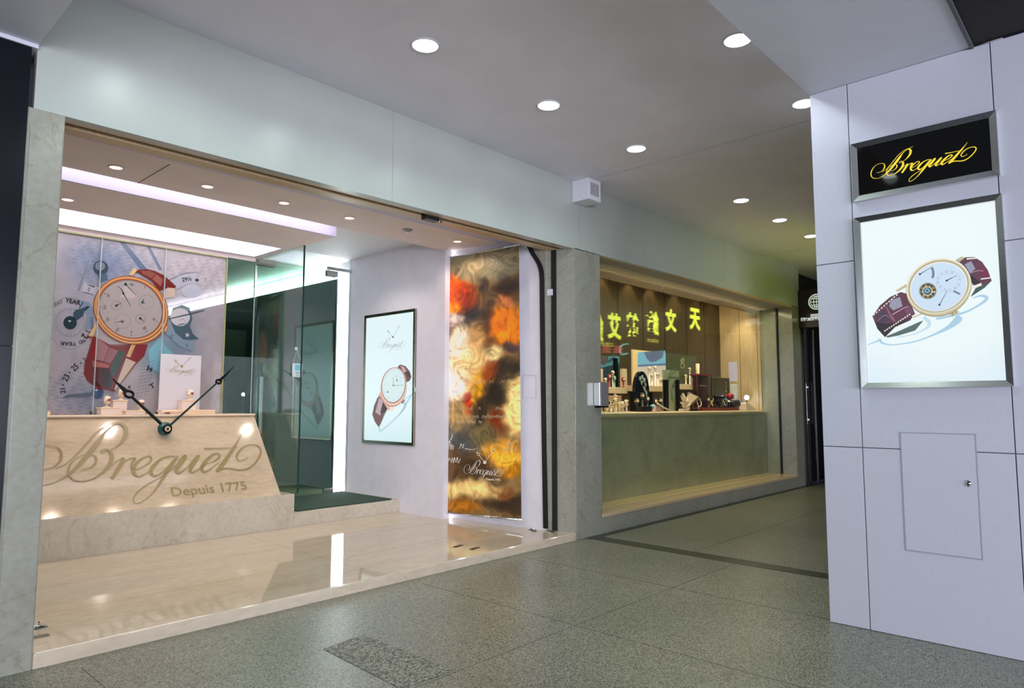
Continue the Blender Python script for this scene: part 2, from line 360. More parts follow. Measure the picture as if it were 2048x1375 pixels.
# far end of the arcade: dark
m = MB(); m.box(14.5, 14.6, -1, 4.2, 0, 3.5); m.box(11.05, 14.6, 4.05, 4.2, 0, 3.5); struct('wall_far', m, BLACK)
t = thing('dark_glass_door', 'dark glass door with a steel stile beyond the lit window, under the maroon sign', 'door', (11.5, 4.0, 0))
m = MB(); m.box(11.42, 12.8, 3.99, 4.01, .03, 2.5); m.build('pane', DARKGL, t)
m = MB(); m.box(11.30, 11.42, 3.97, 4.03, 0, 2.5); m.box(11.75, 11.78, 3.98, 4.02, 0, 2.5); m.build('stile', STEEL, t, .003)
m = MB(); m.box(11.34, 11.38, 3.90, 3.94, .95, 1.6); m.box(11.35, 11.37, 3.93, 3.98, 1.0, 1.03); m.box(11.35, 11.37, 3.93, 3.98, 1.52, 1.55); m.build('handle', CHROME, t)
# ---------------------------------------------------------------- platform and shop shell
m = MB(); m.box(.935, 5.17, 3.94, 6.12, -.05, .07); struct('floor_platform', m, MARBF, .012)
m = MB()
for y in (4.62, 5.3): m.box(.94, 5.1, y, y+.0015, .0695, .0706)
for x in (3.0,): m.box(x, x+.0015, 3.95, 6.1, .0695, .0706)
struct('trim_9', m, mat('marble_joint', (.36, .28, .2), .3))
m = MB(); m.box(.5, 3.54, 6.12, 7.2, 0, .385); struct('floor_plinth', m, MARB, .006)
m = MB(); m.box(3.54, 4.82, 6.12, 9.0, 0, .205); struct('floor_step', m, MARB, .006)
XW = 4.82; YD = 7.15
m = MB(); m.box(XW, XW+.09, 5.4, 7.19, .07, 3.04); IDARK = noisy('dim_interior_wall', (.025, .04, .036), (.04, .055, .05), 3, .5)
struct('wall_right', m, IWALL)
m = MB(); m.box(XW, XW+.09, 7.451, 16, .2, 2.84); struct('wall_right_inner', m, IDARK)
m = MB(); m.box(XW+.035, XW+.09, 7.19, 7.45, .2, 3.04); struct('wall_right_recess', m, IWALL)
m = MB(); m.box(XW+.055, XW+.09, 7.46, 16, 2.841, 3.04); struct('wall_right_cove', m, IWALL)
WP0, WP1 = Vector((4.93, 5.42, 0)), Vector((5.065, 4.2, 0))
PW = Pl(WP0, WP1-WP0, (0, 0, 1))
def wl(a, b, z0, z1, th=.08):
    d = (WP1-WP0).normalized(); n = Vector((d.y, -d.x, 0)); n = n if n.x > 0 else -n
    p, q = WP0+d*a, WP0+d*b; return [p+Vector((0, 0, z0)), q+Vector((0, 0, z0)), q+Vector((0, 0, z1)), p+Vector((0, 0, z1))], n*th
WL = (WP1-WP0).length
m = MB(); p, d = wl(-.1, WL, .07, 2.95); m.prism(p, d); struct('wall_banner', m, IWALL)
m = MB(); m.prism([(5.065, 4.2, .07), (5.105, 4.10, .07), (5.172, 3.945, .07), (5.3, 4.05, .07), (5.2, 4.3, .07)], (0, 0, 2.78)); struct('wall_jamb', m, MARBP)
# interior ceilings
m = MB(); m.box(.5, 5.3, 4.78, 5.45, 2.90, 3.2); m.box(.5, 5.3, 4.2, 4.78, 2.90, 3.2, 1)  # front strip tinted lavender, a difference in lighting put into its colour
m.box(.5, 5.3, 4.19, 4.21, 2.78, 3.2, 1); struct('ceiling_front', m, [ICEIL, LAV])
m = MB(); m.box(.5, 5.0, 5.45, 16, 3.04, 3.2); struct('ceiling_vestibule', m, mat('bright_ceiling', (.80, .78, .82), .7))
m = MB(); B = 2.85
m.box(.5, 3.60, 5.62, 6.45, B, 3.04); m.box(.5, 3.60, 7.05, 7.12, B, 3.04); m.box(3.52, 3.60, 6.45, 7.05, B, 3.04); m.box(.5, 3.6, 5.60, 5.62, B, 3.04, 1)
m.box(.5, 3.52, 7.03, 7.05, B, 3.03, 1); m.box(3.50, 3.52, 6.45, 7.05, B, 3.03, 1)
struct('ceiling_box', m, [ICEIL, LAV])
m = MB(); m.box(.5, 3.5, 6.45, 7.03, 3.0, 3.035); t = m.build('cove_light', LCOVE); tag(t, 'long glowing rectangular light cove in the shop ceiling above the counter', 'ceiling light')
m = MB(); m.box(1.78, 1.784, 4.85, 5.45, 2.897, 2.901); struct('trim_10', m, GROOVE)
m = MB(); m.box(.5, 3.58, 5.456, 5.475, 2.935, 2.965); t = m.build('slot_light', emis('slot_strip', (.95, .92, 1.0), 7)); tag(t, 'hidden light strip washing the lavender riser of the shop ceiling', 'strip light')
# left shop wall, back of the shop
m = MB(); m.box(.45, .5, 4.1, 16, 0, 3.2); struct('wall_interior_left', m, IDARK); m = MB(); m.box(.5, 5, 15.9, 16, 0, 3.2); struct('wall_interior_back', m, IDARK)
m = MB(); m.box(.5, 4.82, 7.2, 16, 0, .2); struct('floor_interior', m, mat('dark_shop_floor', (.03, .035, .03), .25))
# header light strips
m = MB(); m.box(XW+.005, XW+.03, 7.20, 7.44, .21, 2.90); t = m.build('strip_light', LSTRIP); tag(t, 'tall white strip light glowing just behind the glass at the right of the entrance door', 'strip light')
m = MB(); m.box(XW+.01, XW+.05, 7.46, 15.5, 2.85, 2.98); t = m.build('ceiling_strip_light', LTOP); tag(t, 'long bright light band along the top of the inner wall behind the door', 'strip light')  # runs on behind the mural to stand in for a reflected streak
m = MB(); m.box(4.915, 4.935, 5.405, 5.43, .09, 2.90); t = m.build('strip_light', emis('banner_strip', (1, .93, 1), 10)); tag(t, 'thin white vertical strip light along the left edge of the tall printed banner', 'strip light')
# perforated cabinet far inside
t = thing('perforated_partition', 'dim partition with a band of small square holes behind the entrance glass', 'partition', (2.8, 9.4, .2))
m = MB(); m.box(.9, 4.6, 9.4, 9.45, .2, 2.3); m.build('panel', mat('grey_green_panel', (.05, .06, .045), .5), t)
m = MB()
for i in range(60):
    for j in range(5): x = 1.6+i*.05; z = 1.12+j*.05; m.box(x, x+.024, 9.394, 9.4, z, z+.026)
o = m.build('square_holes', BLACK, t)
m = MB(); m.box(2.2, 3.2, 9.37, 9.4, 1.98, 1.99); m.box(3.2, 3.21, 9.37, 9.4, .2, 1.99); m.build('seam', BLACK, t)
m = MB(); m.box(3.3, 4.6, 9.6, 9.7, .2, 2.25); struct('wall_inner_pier', m, mat('taupe_panel', (.10, .09, .09), .5))
# ---------------------------------------------------------------- downlights
TRIMW = mat('lamp_trim', (.7, .7, .72), .35)
def downlight(name, x, y, z, r, lm, power, col, label, group, ang=150):
    t = thing(name, label, 'ceiling light', (x, y, z), 0, group)
    m = MB(); n = 32; V = []
    for (rr, h) in ((r*1.16, .001), (r*1.14, -.006), (r*1.0, -.006), (r*.96, .001)): V += [(x+rr*cos(2*pi*k/n), y+rr*sin(2*pi*k/n), z+h) for k in range(n)]
    m.mesh(V, [(i*n+k, i*n+(k+1) % n, (i+1)*n+(k+1) % n, (i+1)*n+k) for i in range(3) for k in range(n)], 0, None, True); m.build('trim_ring', TRIMW, t)
    m = MB(); m.lathe((x, y, z), [(r*.96, -.001), (r*.9, -.006), (r*.5, -.010), (.002, -.011)], (0, 0, 1), 28); m.build('lamp', lm, t)
    l = spot('lamp_light', (0, 0, -.03), power, col, ang, .5, r*.7); l.parent = t
    return t
ARC = (.80, 1.0, .93)
near = [(2.544, 3.05, 'large round downlight nearest the camera above the shop entrance'), (3.683, 3.03, 'second round downlight from the left in the row over the walkway'), (4.829, 3.02, 'round downlight nearest above the white vent box, third in the walkway row'),
        (6.836, 3.0, 'fourth round downlight of the walkway row, first beyond the wide gap'), (7.879, 3.0, 'fifth round downlight of the walkway row, before the last'), (8.907, 3.0, 'farthest round downlight, half hidden beside the metal column')]
for i, (x, y, lb) in enumerate(near): downlight('ceiling_downlight', x, y, HT, .078, LCOOL, (22, 20, 17, 6, 3.5, 2.5)[i], ARC, lb, 'walkway downlights')
for x, y, lb in [(3.753, 1.64, 'bright downlight cut off by the edge of the soffit, top centre right'), (4.893, 1.66, 'downlight half hidden where the soffit meets the metal column')]:
    downlight('ceiling_downlight', x, y, HT, .078, LCOOL, 24, (.85, .93, 1), lb, 'walkway downlights')
for x, y in ((1.40, 3.06),): downlight('ceiling_downlight', x, y, HT, .078, LCOOL, 26, ARC, 'round downlight of the walkway row, out of frame above the left pier', 'walkway downlights')
for x, y in ((2.6, 1.62), (1.45, 1.62)): downlight('ceiling_downlight', x, y, HT, .078, LCOOL, 24, ARC, 'round downlight by the soffit, out of frame above', 'walkway downlights')
WARM = (1.0, .76, .60)
for x, y, lb in [(1.551, 5.19, 'leftmost pink-glowing downlight in the front strip of the shop ceiling'), (2.166, 5.137, 'second pink-glowing downlight from the left in the front strip'), (2.776, 5.10, 'third pink-glowing downlight, above the middle of the counter'),
                 (3.401, 5.088, 'fourth pink-glowing downlight, just left of the small ceiling sensor'), (4.645, 5.024, 'pink-glowing downlight above the tall printed banner')]:
    downlight('shop_downlight', x, y, 2.90, .042, LPINK, 14, WARM, lb, 'small warm shop downlights')
downlight('shop_downlight', 1.50, 6.12, B, .042, LPINK, 12, WARM, 'pink-glowing downlight between the two bright bars of the shop ceiling', 'small warm shop downlights')
for x, y, lb in [(2.6, 6.14, 'far'), (4.2, 6.1, 'x')]: spot('shop_fill_spot', (x, y, 2.8), 14, (1, .85, .8), 150)  # unseen spots without fittings, added to brighten the shop
t = thing('ceiling_sensor', 'small grey sensor disc in the shop ceiling between two pink lights', 'sensor', (4.012, 5.037, 2.9))
m = MB(); m.lathe((4.012, 5.037, 2.9), [(.05, 0), (.048, -.008), (.03, -.016), (.004, -.018)], (0, 0, 1), 24); m.build('housing', mat('sensor_grey', (.35, .35, .36), .35), t)
m = MB(); m.lathe((4.012, 5.037, 2.882), [(.018, 0), (.014, -.012), (.002, -.016)], (0, 0, 1), 16); m.build('lens', CHROME, t)
# light of the coves
# ---------------------------------------------------------------- logo strokes (survey of the engraved lettering on the counter, 4.18 units per sight-line step)
_S = [
 [(35,405,3),(80,408,5),(150,392,8),(205,345,20),(222,290,25),(205,240,16),(150,213,8),(60,213,6),(-20,245,10),(-85,310,18),(-115,390,22),(-100,470,18),(-40,522,12),(50,541,8),(140,528,8),(220,490,12),(290,445,24),(360,380,36),(430,300,42),(500,215,44),(552,145,36),(590,95,16),(640,52,8),(700,18,6),(790,-8,2)],
 [(170,405,2),(240,375,6),(310,320,10),(380,250,13),(450,170,13),(510,105,10),(580,55,8),(650,26,10),(712,22,22),(755,55,34),(762,110,34),(735,165,26),(690,212,12),(630,248,3)],
 [(600,262,4),(572,270,9),(550,258,9),(570,242,9),(608,244,16),(638,278,32),(640,330,38),(612,385,34),(556,442,24),(480,490,14),(400,508,11),(330,500,16),(288,460,22),(280,410,20),(310,350,11),(370,302,8),(440,286,7),(497,296,14),(512,330,22),(490,375,16),(440,403,8),(385,415,2)],
 [(640,378,2),(680,345,6),(730,318,14),(738,330,30),(700,395,36),(664,455,34),(640,487,30)],
 [(690,400,2),(740,350,8),(790,320,12),(838,318,20),(820,340,18),(805,375,14),(815,405,6),(860,408,6),(930,370,9),(972,330,16),(962,303,14),(915,308,12),(858,348,24),(822,400,34),(832,448,30),(870,470,14),(920,450,8),(990,402,4)],
 [(1172,302,10),(1120,300,12),(1060,320,16),(1005,365,28),(968,425,34),(995,464,24),(1050,445,11),(1110,390,11),(1160,335,14)],
 [(1195,298,14),(1155,350,32),(1105,425,34),(1060,500,28),(1010,575,15),(945,645,9),(875,690,9),(832,690,10),(824,650,10),(868,590,12),(945,532,10),(1040,482,5),(1100,440,6),(1160,392,5),(1215,335,3)],
 [(1195,340,2),(1240,300,12),(1258,300,26),(1222,355,34),(1182,412,34),(1196,440,20),(1250,412,9),(1310,345,7),(1355,292,3)],
 [(1372,292,20),(1340,340,32),(1297,405,34),(1310,436,18),(1360,415,8),(1420,372,6),(1490,345,8),(1540,305,15),(1532,278,14),(1480,290,18),(1425,345,30),(1393,400,34),(1416,431,20),(1470,405,9),(1535,352,3)],
 [(1728,112,2),(1692,178,12),(1650,245,24),(1600,322,32),(1550,392,36),(1518,425,26)],
 [(1520,432,3),(1570,406,13),(1630,402,13),(1700,414,13),(1762,410,14),(1822,375,12),(1870,312,13),(1888,252,13),(1860,212,11),(1800,205,8),(1740,225,11),(1697,270,14),(1685,310,13),(1710,340,8),(1758,326,5),(1778,310,2)],
 [(1416,236,16),(1490,236,11),(1600,232,7),(1692,228,3)]]
TILT = Vector((0, 6.72-6.13, 1.155-.385)).normalized()
CPL = Pl((0, 6.13, .385), (1, 0, 0), TILT)     # sloping front of the counter
def _cuv(x, y): return CPL.uv(70+x/4.18, 840+y/4.18)
LOGO = []
for st in _S:
    o = []
    for x, y, wd in smooth_path(st, 6):
        a = _cuv(x, y); b = _cuv(x+1, y); o.append(((a[0]-1.38)/1.957, (a[1]-.07)/1.957, abs(b[0]-a[0])*wd/1.957*.95))
    LOGO.append(o)        # unit wide script, 0..1 along, 0..0.39 up
def logo(art, X, wide, c, thick=1.0):
    """X maps unit-script coordinates to the art's current coordinates; wide is the unit in those coordinates"""
    old = art.X; art.X = None if old is None else old
    for st in LOGO:
        art.line([(*X(p[0], p[1]), max(p[2]*wide*thick, wide*.0035)) for p in st], 0, c, smooth=False)
    art.X = old
def hands(art, hub, tipL, ringL, tipR, ringR, k, c, hole):
    """clock hands in the art's coordinates; k sets the size of the rings"""
    art.line([hub, ringL], k*.16, c, smooth=False); art.line([hub, ringR], k*.12, c, smooth=False, up=False)
    for r, tp, q in ((ringL, tipL, 1.0), (ringR, tipR, .72)):
        art.poly(ell(r[0], r[1], k*.5*q, k*.5*q, n=24), c)
        art.poly(ell(r[0], r[1], k*.34*q, k*.34*q, n=24), hole)
        d = Vector((tp[0]-r[0], tp[1]-r[1])); d.normalize(); nn = Vector((-d.y, d.x)); a = Vector(r)+d*k*.44*q
        art.poly([tuple(a+nn*k*.2*q), tuple(Vector(tp)), tuple(a-nn*k*.2*q)], c)
    art.poly(ell(hub[0], hub[1], k*.55, k*.55, n=28), c)
# ---------------------------------------------------------------- counter
t = thing('display_counter', 'cream marble display counter with a sloping front engraved with large script lettering', 'counter', (2.0, 6.13, .385))
m = MB(); yb, yt, zb, zt = 6.13, 6.72, .386, 1.155
for x0, x1 in ((.53, 3.40),):
    m.mesh([(x0, yb, zb), (3.40, yb, zb), (3.40, 7.14, zb), (x0, 7.14, zb), (x0, yt, zt-.02), (3.40, yt, zt-.02), (3.40, 7.14, zt-.02), (x0, 7.14, zt-.02)],
           [(0, 3, 2, 1), (4, 5, 6, 7), (0, 1, 5, 4), (1, 2, 6, 5), (2, 3, 7, 6), (3, 0, 4, 7)])
m.build('body', marble('counter_front_marble', (.52, .42, .29), (.46, .37, .25), (.57, .47, .34), .10, sc=(.5, 1, 1.6), grain=26, vein=.25), t, .002)
m = MB(); m.box(.53, 3.405, 6.70, 7.14, zt-.02, zt); m.build('countertop', mat('cream_stone_top', (.78, .62, .44), .25), t, .006)
OL = lin((136, 122, 74))
a = Art(CPL, .0015, .00005)
logo(a, lambda u, v: (1.38+1.957*u, .07+1.957*v), 1.957, OL)
ux0, uv0 = _cuv(1148, 638); ux1, uv1 = _cuv(1780, 590); hh = _cuv(1160, 640)[1]; h2 = _cuv(1165, 562)[1]
vs, fs = glyphs('Depuis 1775', .012); xs = [v[0] for v in vs]; kk = (ux1-ux0)/(max(xs)-min(xs))
a.up(); a.mb.mesh([a.pl.pt(ux0+(v[0]-min(xs))*kk, hh+.005+v[1]*(h2-hh)/.70, a.h) for v in vs], fs, 0, OL)
a.build('engraved_lettering', INKD, t)
# big clock hands standing proud of the counter front
TEAL = mat('dark_teal_enamel', (.012, .09, .085), .22); HBLK = mat('black_enamel', (.003, .004, .004), .5, spec=.06)
HPL = Pl(CPL.pt(0, 0, .07), (1, 0, 0), TILT)
hub = HPL.hit(333, 857); t = thing('clock_hands', 'pair of oversized dark green clock hands on a round hub in front of the counter', 'clock hands', tuple(hub))
n = Vector((0, -1, 0))
m = MB(); m.lathe(hub-n*.068, [(.052, 0), (.06, .02), (.06, .042), (.052, .046), (.052, .058), (.040, .064), (.040, .085)], n, 40)
m.build('hub', TEAL, t)
m = MB(); m.lathe(hub+n*.017, [(.041, 0), (.041, .006), (.036, .010)], n, 36); m.lathe(hub+n*.027, [(.010, 0), (.009, .005), (.003, .008)], n, 20); m.build('hub_cap', HBLK, t)
m = MB(); m.lathe(hub+n*.0275, [(.027, 0), (.026, .003), (.018, .004), (.017, .001), (.011, .001), (.010, .004), (.002, .005)], n, 32); m.build('brass_centre', mat('pale_brass', (.62, .50, .34), .3, .8), t)
n = HPL.n
def hand(nm, pr, ptip, ro, ri, wr):
    r = HPL.hit(*pr); tp = HPL.hit(*ptip); d = (r-hub).normalized(); d2 = (tp-r).normalized(); s2 = d2.cross(n).normalized(); sd = d.cross(n).normalized()
    m = MB(); a0 = hub+d*.05; b0 = r-d*ro*.9
    m.hexa([a0+sd*wr-n*.006, b0+sd*wr*.8-n*.006, b0-sd*wr*.8-n*.006, a0-sd*wr-n*.006], [a0+sd*wr+n*.008, b0+sd*wr*.8+n*.008, b0-sd*wr*.8+n*.008, a0-sd*wr+n*.008])
    q = 36; V = []
    for h in (-.008, .010):
        for R in (ro, ri): V += [r+(s2*cos(2*pi*k/q)+d2*sin(2*pi*k/q))*R+n*h for k in range(q)]
    F = []
    for k in range(q):
        k2 = (k+1) % q; F += [(k, k2, q+k2, q+k), (2*q+k, 2*q+k2, 3*q+k2, 3*q+k), (k, k2, 2*q+k2, 2*q+k), (q+k, q+k2, 3*q+k2, 3*q+k)]
    m.mesh(V, F); bs = r+d2*ro*.9; wb = ro*.45
    m.hexa([bs+s2*wb-n*.006, tp+s2*.002-n*.004, tp-s2*.002-n*.004, bs-s2*wb-n*.006], [bs+s2*wb+n*.009, tp+s2*.002+n*.002, tp-s2*.002+n*.002, bs-s2*wb+n*.009])
    m.build(nm, [HBLK], t)
    m = MB(); w2 = wr*.35
    m.hexa([a0+sd*wr*1.05-n*.006, b0+sd*wr*.85-n*.006, b0+sd*w2-n*.007, a0+sd*w2-n*.007], [a0+sd*wr*1.05+n*.0095, b0+sd*wr*.85+n*.0095, b0+sd*w2+n*.0095, a0+sd*w2+n*.0095]); m.build('green_edge', TEAL, t)
hand('short_hand', (258, 788), (224, 756), .044, .028, .012); hand('long_hand', (437, 763), (468, 733), .031, .018, .009)
# ---------------------------------------------------------------- mural of a watch behind the counter
MP = Pl((0, 7.125, 0), (1, 0, 0), (0, 0, 1))
t = thing('wall_mural', 'large glass-fronted mural of a gold watch on a brown strap over grey dial details', 'mural', (2.0, 7.14, 1.16))
RU = MP.uv(445, 517); JX = [.55, 1.30, MP.uv(203, 480)[0], MP.uv(331, 500)[0], MP.uv(446, 700)[0]]
m = MB()
for x0, x1 in zip(JX, JX[1:]): m.box(x0+.002, x1-.002, 7.126, 7.132, 1.156, 2.80)
a = Art(MP, 0, .00012)
_rng = random.Random(4)
def vn(x, y, s=0):
    xi, yi = math.floor(x), math.floor(y); fx, fy = x-xi, y-yi; fx = fx*fx*(3-2*fx); fy = fy*fy*(3-2*fy)
    h = lambda i, j: (math.sin(i*127.1+j*311.7+s*74.7)*43758.5453) % 1
    return (h(xi, yi)*(1-fx)+h(xi+1, yi)*fx)*(1-fy)+(h(xi, yi+1)*(1-fx)+h(xi+1, yi+1)*fx)*fy
def mix(c, d, t): t = max(0, min(1, t)); return tuple(a*(1-t)+b*t for a, b in zip(c, d))
def grid(art, u0, u1, v0, v1, nu, nv, fn, warp=None):
    """colour field print"""
    art.up()
    for i in range(nu):
        for j in range(nv):
            a0, a1 = u0+(u1-u0)*i/nu, u0+(u1-u0)*(i+1)/nu; b0, b1 = v0+(v1-v0)*j/nv, v0+(v1-v0)*(j+1)/nv
            P = [(a0, b0), (a1, b0), (a1, b1), (a0, b1)]
            if warp: P = [warp(*p) for p in P]
            art.mb.mesh([art.pl.pt(*p, art.h) for p in P], [(0, 1, 2, 3)], 0, fn((a0+a1)/2, (b0+b1)/2))
def mural_col(u, v):
    # sight-line position of this spot of the picture
    cu, cv = (u-1.45)/1.8, (v-1.15)/1.65
    c = mix(lin((196, 186, 188)), lin((188, 178, 182)), cu)
    c = mix(c, lin((120, 140, 172)), .85*math.exp(-((cu-.33)**2/.05+(cv-.86)**2/.03)))
    c = mix(c, lin((112, 138, 160)), .8*math.exp(-((cu-.72)**2/.02+(cv-.42)**2/.05)))
    c = mix(c, lin((128, 148, 176)), .8*math.exp(-((cu-.30)**2/.03+(cv-.10)**2/.02)))
    c = mix(c, lin((150, 158, 180)), .6*math.exp(-((cu-.18)**2/.02+(cv-.5)**2/.08)))
    c = mix(c, lin((96, 172, 190)), .6*math.exp(-((cu-.62)**2/.006+(cv-.36)**2/.012)))
    c = mix(c, lin((206, 192, 180)), .7*math.exp(-((cu-.02)**2/.012+(cv-.8)**2/.12)))
    k = vn(u*9, v*9)*.5+vn(u*23, v*23, 3)*.3
    c = tuple(x*(.60+.25*k) for x in c)
    if (cu-.42)**2/.05+(cv-.9)**2/.05 < 1 or (cu-.28)**2/.04+(cv-.12)**2/.02 < 1 or (cu-.9)**2/.06+(cv-.85)**2/.02 < 1:   # engine-turned pattern
        s = math.sin((u*60+2.2*math.sin(v*70)))*math.sin(v*95+u*20); c = tuple(x*(1+.16*s) for x in c)
    return c
grid(a, .55, JX[-1]-.002, 1.157, 2.80, 170, 104, mural_col)
DG = lin((52, 72, 84)); DK = lin((32, 36, 42)); GR = lin((115, 124, 135)); LG = lin((184, 180, 182)); GB = lin((76, 94, 110))
a.X = MP.uv
z1 = lambda x, y: (95+x/7.639, 520+y/7.639)          # survey sheets of the mural
z3 = lambda x, y: (95+x/8.089, 660+y/8.089)
z4 = lambda x, y: (300+x/6.547, 510+y/6.547)
z2 = lambda x, y: (160+x/7.64, 520+y/7.64)
def PZ(z, pts): return [(*z(p[0], p[1]), p[2]/7.64) if len(p) > 2 else z(p[0], p[1]) for p in pts]
# diagonal soft bars
a.poly(PZ(z1, [(610, 0), (645, 0), (490, 470), (455, 470)]), GR)
a.poly([(228, 470), (240, 472), (300, 545), (285, 545)], lin((90, 106, 126)))
a.poly([(286, 478), (292, 478), (325, 540), (318, 540)], lin((99, 113, 133)))
a.poly(PZ(z1, [(560, 340), (790, 420), (740, 530), (520, 478)]), lin((167, 166, 175)))
a.line(PZ(z1, [(600, 370, 6), (700, 405, 18), (722, 415, 4)]), 0, DK)
a.line(PZ(z1, [(525, 480, 4), (620, 505, 10), (700, 528, 6)]), 0, DK)
a.text('0', *z1(633, 448), 8.5, DK, 14, sq=.75)
# big dark ring hub, upper left
a.poly(PZ(z1, ell(812, 118, 116, 112)), DG); a.poly(PZ(z1, ell(805, 92, 74, 66)), lin((113, 122, 139)))
a.poly(PZ(z1, [(760, 225), (900, 200), (925, 300), (800, 350)]), lin((76, 97, 119)))
# leap-year subdial
a.ring([z1(*p) for p in ell(340, 960, 330, 400)], [z1(*p) for p in ell(340, 960, 324, 393)], GR)
a.ring([z1(*p) for p in ell(340, 950, 215, 215)], [z1(*p) for p in ell(340, 950, 208, 208)], GR)
for k in range(60):
    th = 2*pi*k/60; x, y = 340+222*cos(th), 950+195*sin(th); a.line([z1(x-10*cos(th), y-10*sin(th)), z1(x+12*cos(th), y+12*sin(th))], .6, LG if k % 2 else GB, smooth=False, up=(k == 0))
a.poly(PZ(z1, [(430, 600), (640, 640), (700, 760), (700, 1040), (560, 1060), (600, 850), (500, 700)]), lin((115, 131, 151)))
a.poly(PZ(z1, [(390, 900), (395, 800), (440, 755), (540, 730), (610, 695), (645, 710), (560, 790), (545, 850), (470, 905), (420, 930)]), DG)
a.poly(PZ(z1, ell(345, 955, 102, 102)), lin((30, 52, 60))); a.poly(PZ(z1, ell(338, 930, 22, 12)), lin((171, 176, 180)))
a.text('YEAR', *z1(388, 630), 9.5, DK, 12, sq=1.0, bold=.03)
a.text('LEAP', *z1(150, 660), 8, lin((108, 108, 112)), -24, sq=1.0, bold=.02)
a.line(PZ(z1, [(545, 635), (487, 730)]), 1.6, DK, smooth=False); a.line(PZ(z1, [(580, 1070), (650, 1105)]), 1.6, DK, smooth=False, up=False)
a.text('2', *z1(572, 1160), 14, DK, 120, sq=.9, bold=.03); a.text('ND', *z1(527, 1245), 6.5, DK, 160, sq=1, bold=.02); a.text('YEAR', *z1(318, 1275), 7.5, DK, 183, sq=1.3, bold=.02)
a.text('YEAR', *z1(680, 960), 6, GB, 85, sq=1.3, bold=.02); a.text('1', *z1(600, 735), 9, DK, 50, bold=.03)
# date ring, lower left
for s_, x, y, an, hh in (('2', 598, 470, -45, 8), ('25', 440, 600, -42, 12.5), ('23', 295, 770, -62, 12.5), ('21', 245, 980, -95, 11)): a.text(s_, *z3(x, y), hh, DK, an, sq=.85, bold=.02)
for x, y in ((538, 530), (358, 684), (250, 880)): a.poly(PZ(z3, ell(x, y, 14, 12, n=16)), DK)
for k in range(22):
    th = radians(100+k*7); x, y = 760+430*cos(th), 1000-480*sin(th); a.line([z3(x, y), z3(x+18*cos(th), y-18*sin(th))], .7, GB, smooth=False, up=(k == 0))
a.poly(PZ(z3, [(220, 1100), (330, 1040), (760, 1000), (860, 1040), (700, 1075), (350, 1085)]), lin((83, 97, 112)))
a.poly(PZ(z3, ell(810, 1010, 95, 100)), lin((56, 78, 112))); a.poly(PZ(z3, ell(790, 968, 24, 14)), LG)
# lower right: dial fragments
a.poly([(322, 672), (330, 692), (352, 712), (318, 745), (300, 735), (296, 700)], lin((115, 167, 182)))
a.text('T', *z3(1690, 900), 10, DK, -30, bold=.02, sq=1.3); a.text('H', *z3(1650, 625), 10, DK, 20, bold=.06, sq=1.2); a.text('E', *z3(1325, 920), 6, DK, 0, bold=.04, sq=1.4)
for k in range(11):
    for j in range(5): x, y = 1430+j*42+k*10, 1080-k*54+j*-8; a.line([z3(x, y), z3(x+22, y-14)], 1.3, lin((108, 115, 131)), smooth=False, up=(k+j == 0))
# moon and star plate, right
a.poly(PZ(z4, [(262, 800), (300, 690), (420, 650), (515, 690), (552, 830), (520, 930), (560, 1030), (640, 1100), (430, 1110), (330, 1020), (262, 900)]), lin((67, 88, 99)))
a.poly(PZ(z4, [(200, 830), (262, 860), (330, 1020), (430, 1100), (560, 1130), (560, 1260), (400, 1200), (280, 1100), (200, 1020)]), lin((119, 139, 153)))
a.poly(PZ(z4, ell(392, 812, 128, 116)), LG); a.poly(PZ(z4, [(240, 830), (515, 762), (700, 715), (720, 725), (520, 780), (245, 842)]), lin((56, 76, 82)))
a.line(PZ(z4, [(370, 870, 3), (430, 835, 8), (465, 880, 3)]), 0, GR); a.line(PZ(z4, [(350, 925, 3), (400, 905, 18), (480, 895, 4)]), 0, lin((81, 94, 106)))
a.poly([z4(485+(36 if k % 2 == 0 else 15)*sin(k*pi/5+.2), 1045-(36 if k % 2 == 0 else 15)*cos(k*pi/5+.2)) for k in range(10)], lin((189, 185, 182)))
a.text('10', *z4(280, 1065), 7.5, GB, 130, bold=.02); a.text('5', *z4(480, 1180), 7, GB, 170, bold=.02)
a.line(PZ(z4, [(240, 330, 10), (400, 255, 10), (520, 225, 8), (630, 228, 3)]), 0, lin((99, 115, 131)))
a.poly(PZ(z4, [(260, 340), (400, 262), (620, 235), (600, 380), (480, 380), (350, 450)]), lin((162, 162, 171)))
a.text('29½', *z4(478, 315), 8.5, DK, -8, sq=1, bold=.03); a.poly(PZ(z4, [(580, 325), (610, 305), (640, 325), (612, 348)]), DK)
a.poly(PZ(z4, ell(540, 470, 130, 90)), lin((169, 171, 182))); a.text('1', *z4(724, 320), 6, GB, 30, bold=.02)
# the watch: strap above
SR, SRD, SRL = lin((104, 34, 28)), lin((62, 14, 14)), lin((131, 74, 67))
a.poly(PZ(z2, [(830, 190), (880, 150), (1000, 135), (1130, 160), (1260, 220), (1370, 310), (1465, 400), (1440, 440), (1340, 420), (1200, 480), (1100, 330), (900, 200)]), SR)
a.poly(PZ(z2, [(930, 165), (1060, 165), (1160, 210), (1090, 280), (960, 215)]), SRL); a.poly(PZ(z2, [(1165, 215), (1270, 300), (1230, 400), (1100, 290)]), lin((144, 83, 74)))
a.line(PZ(z2, [(1165, 210), (1092, 282)]), .9, SRD, smooth=False)
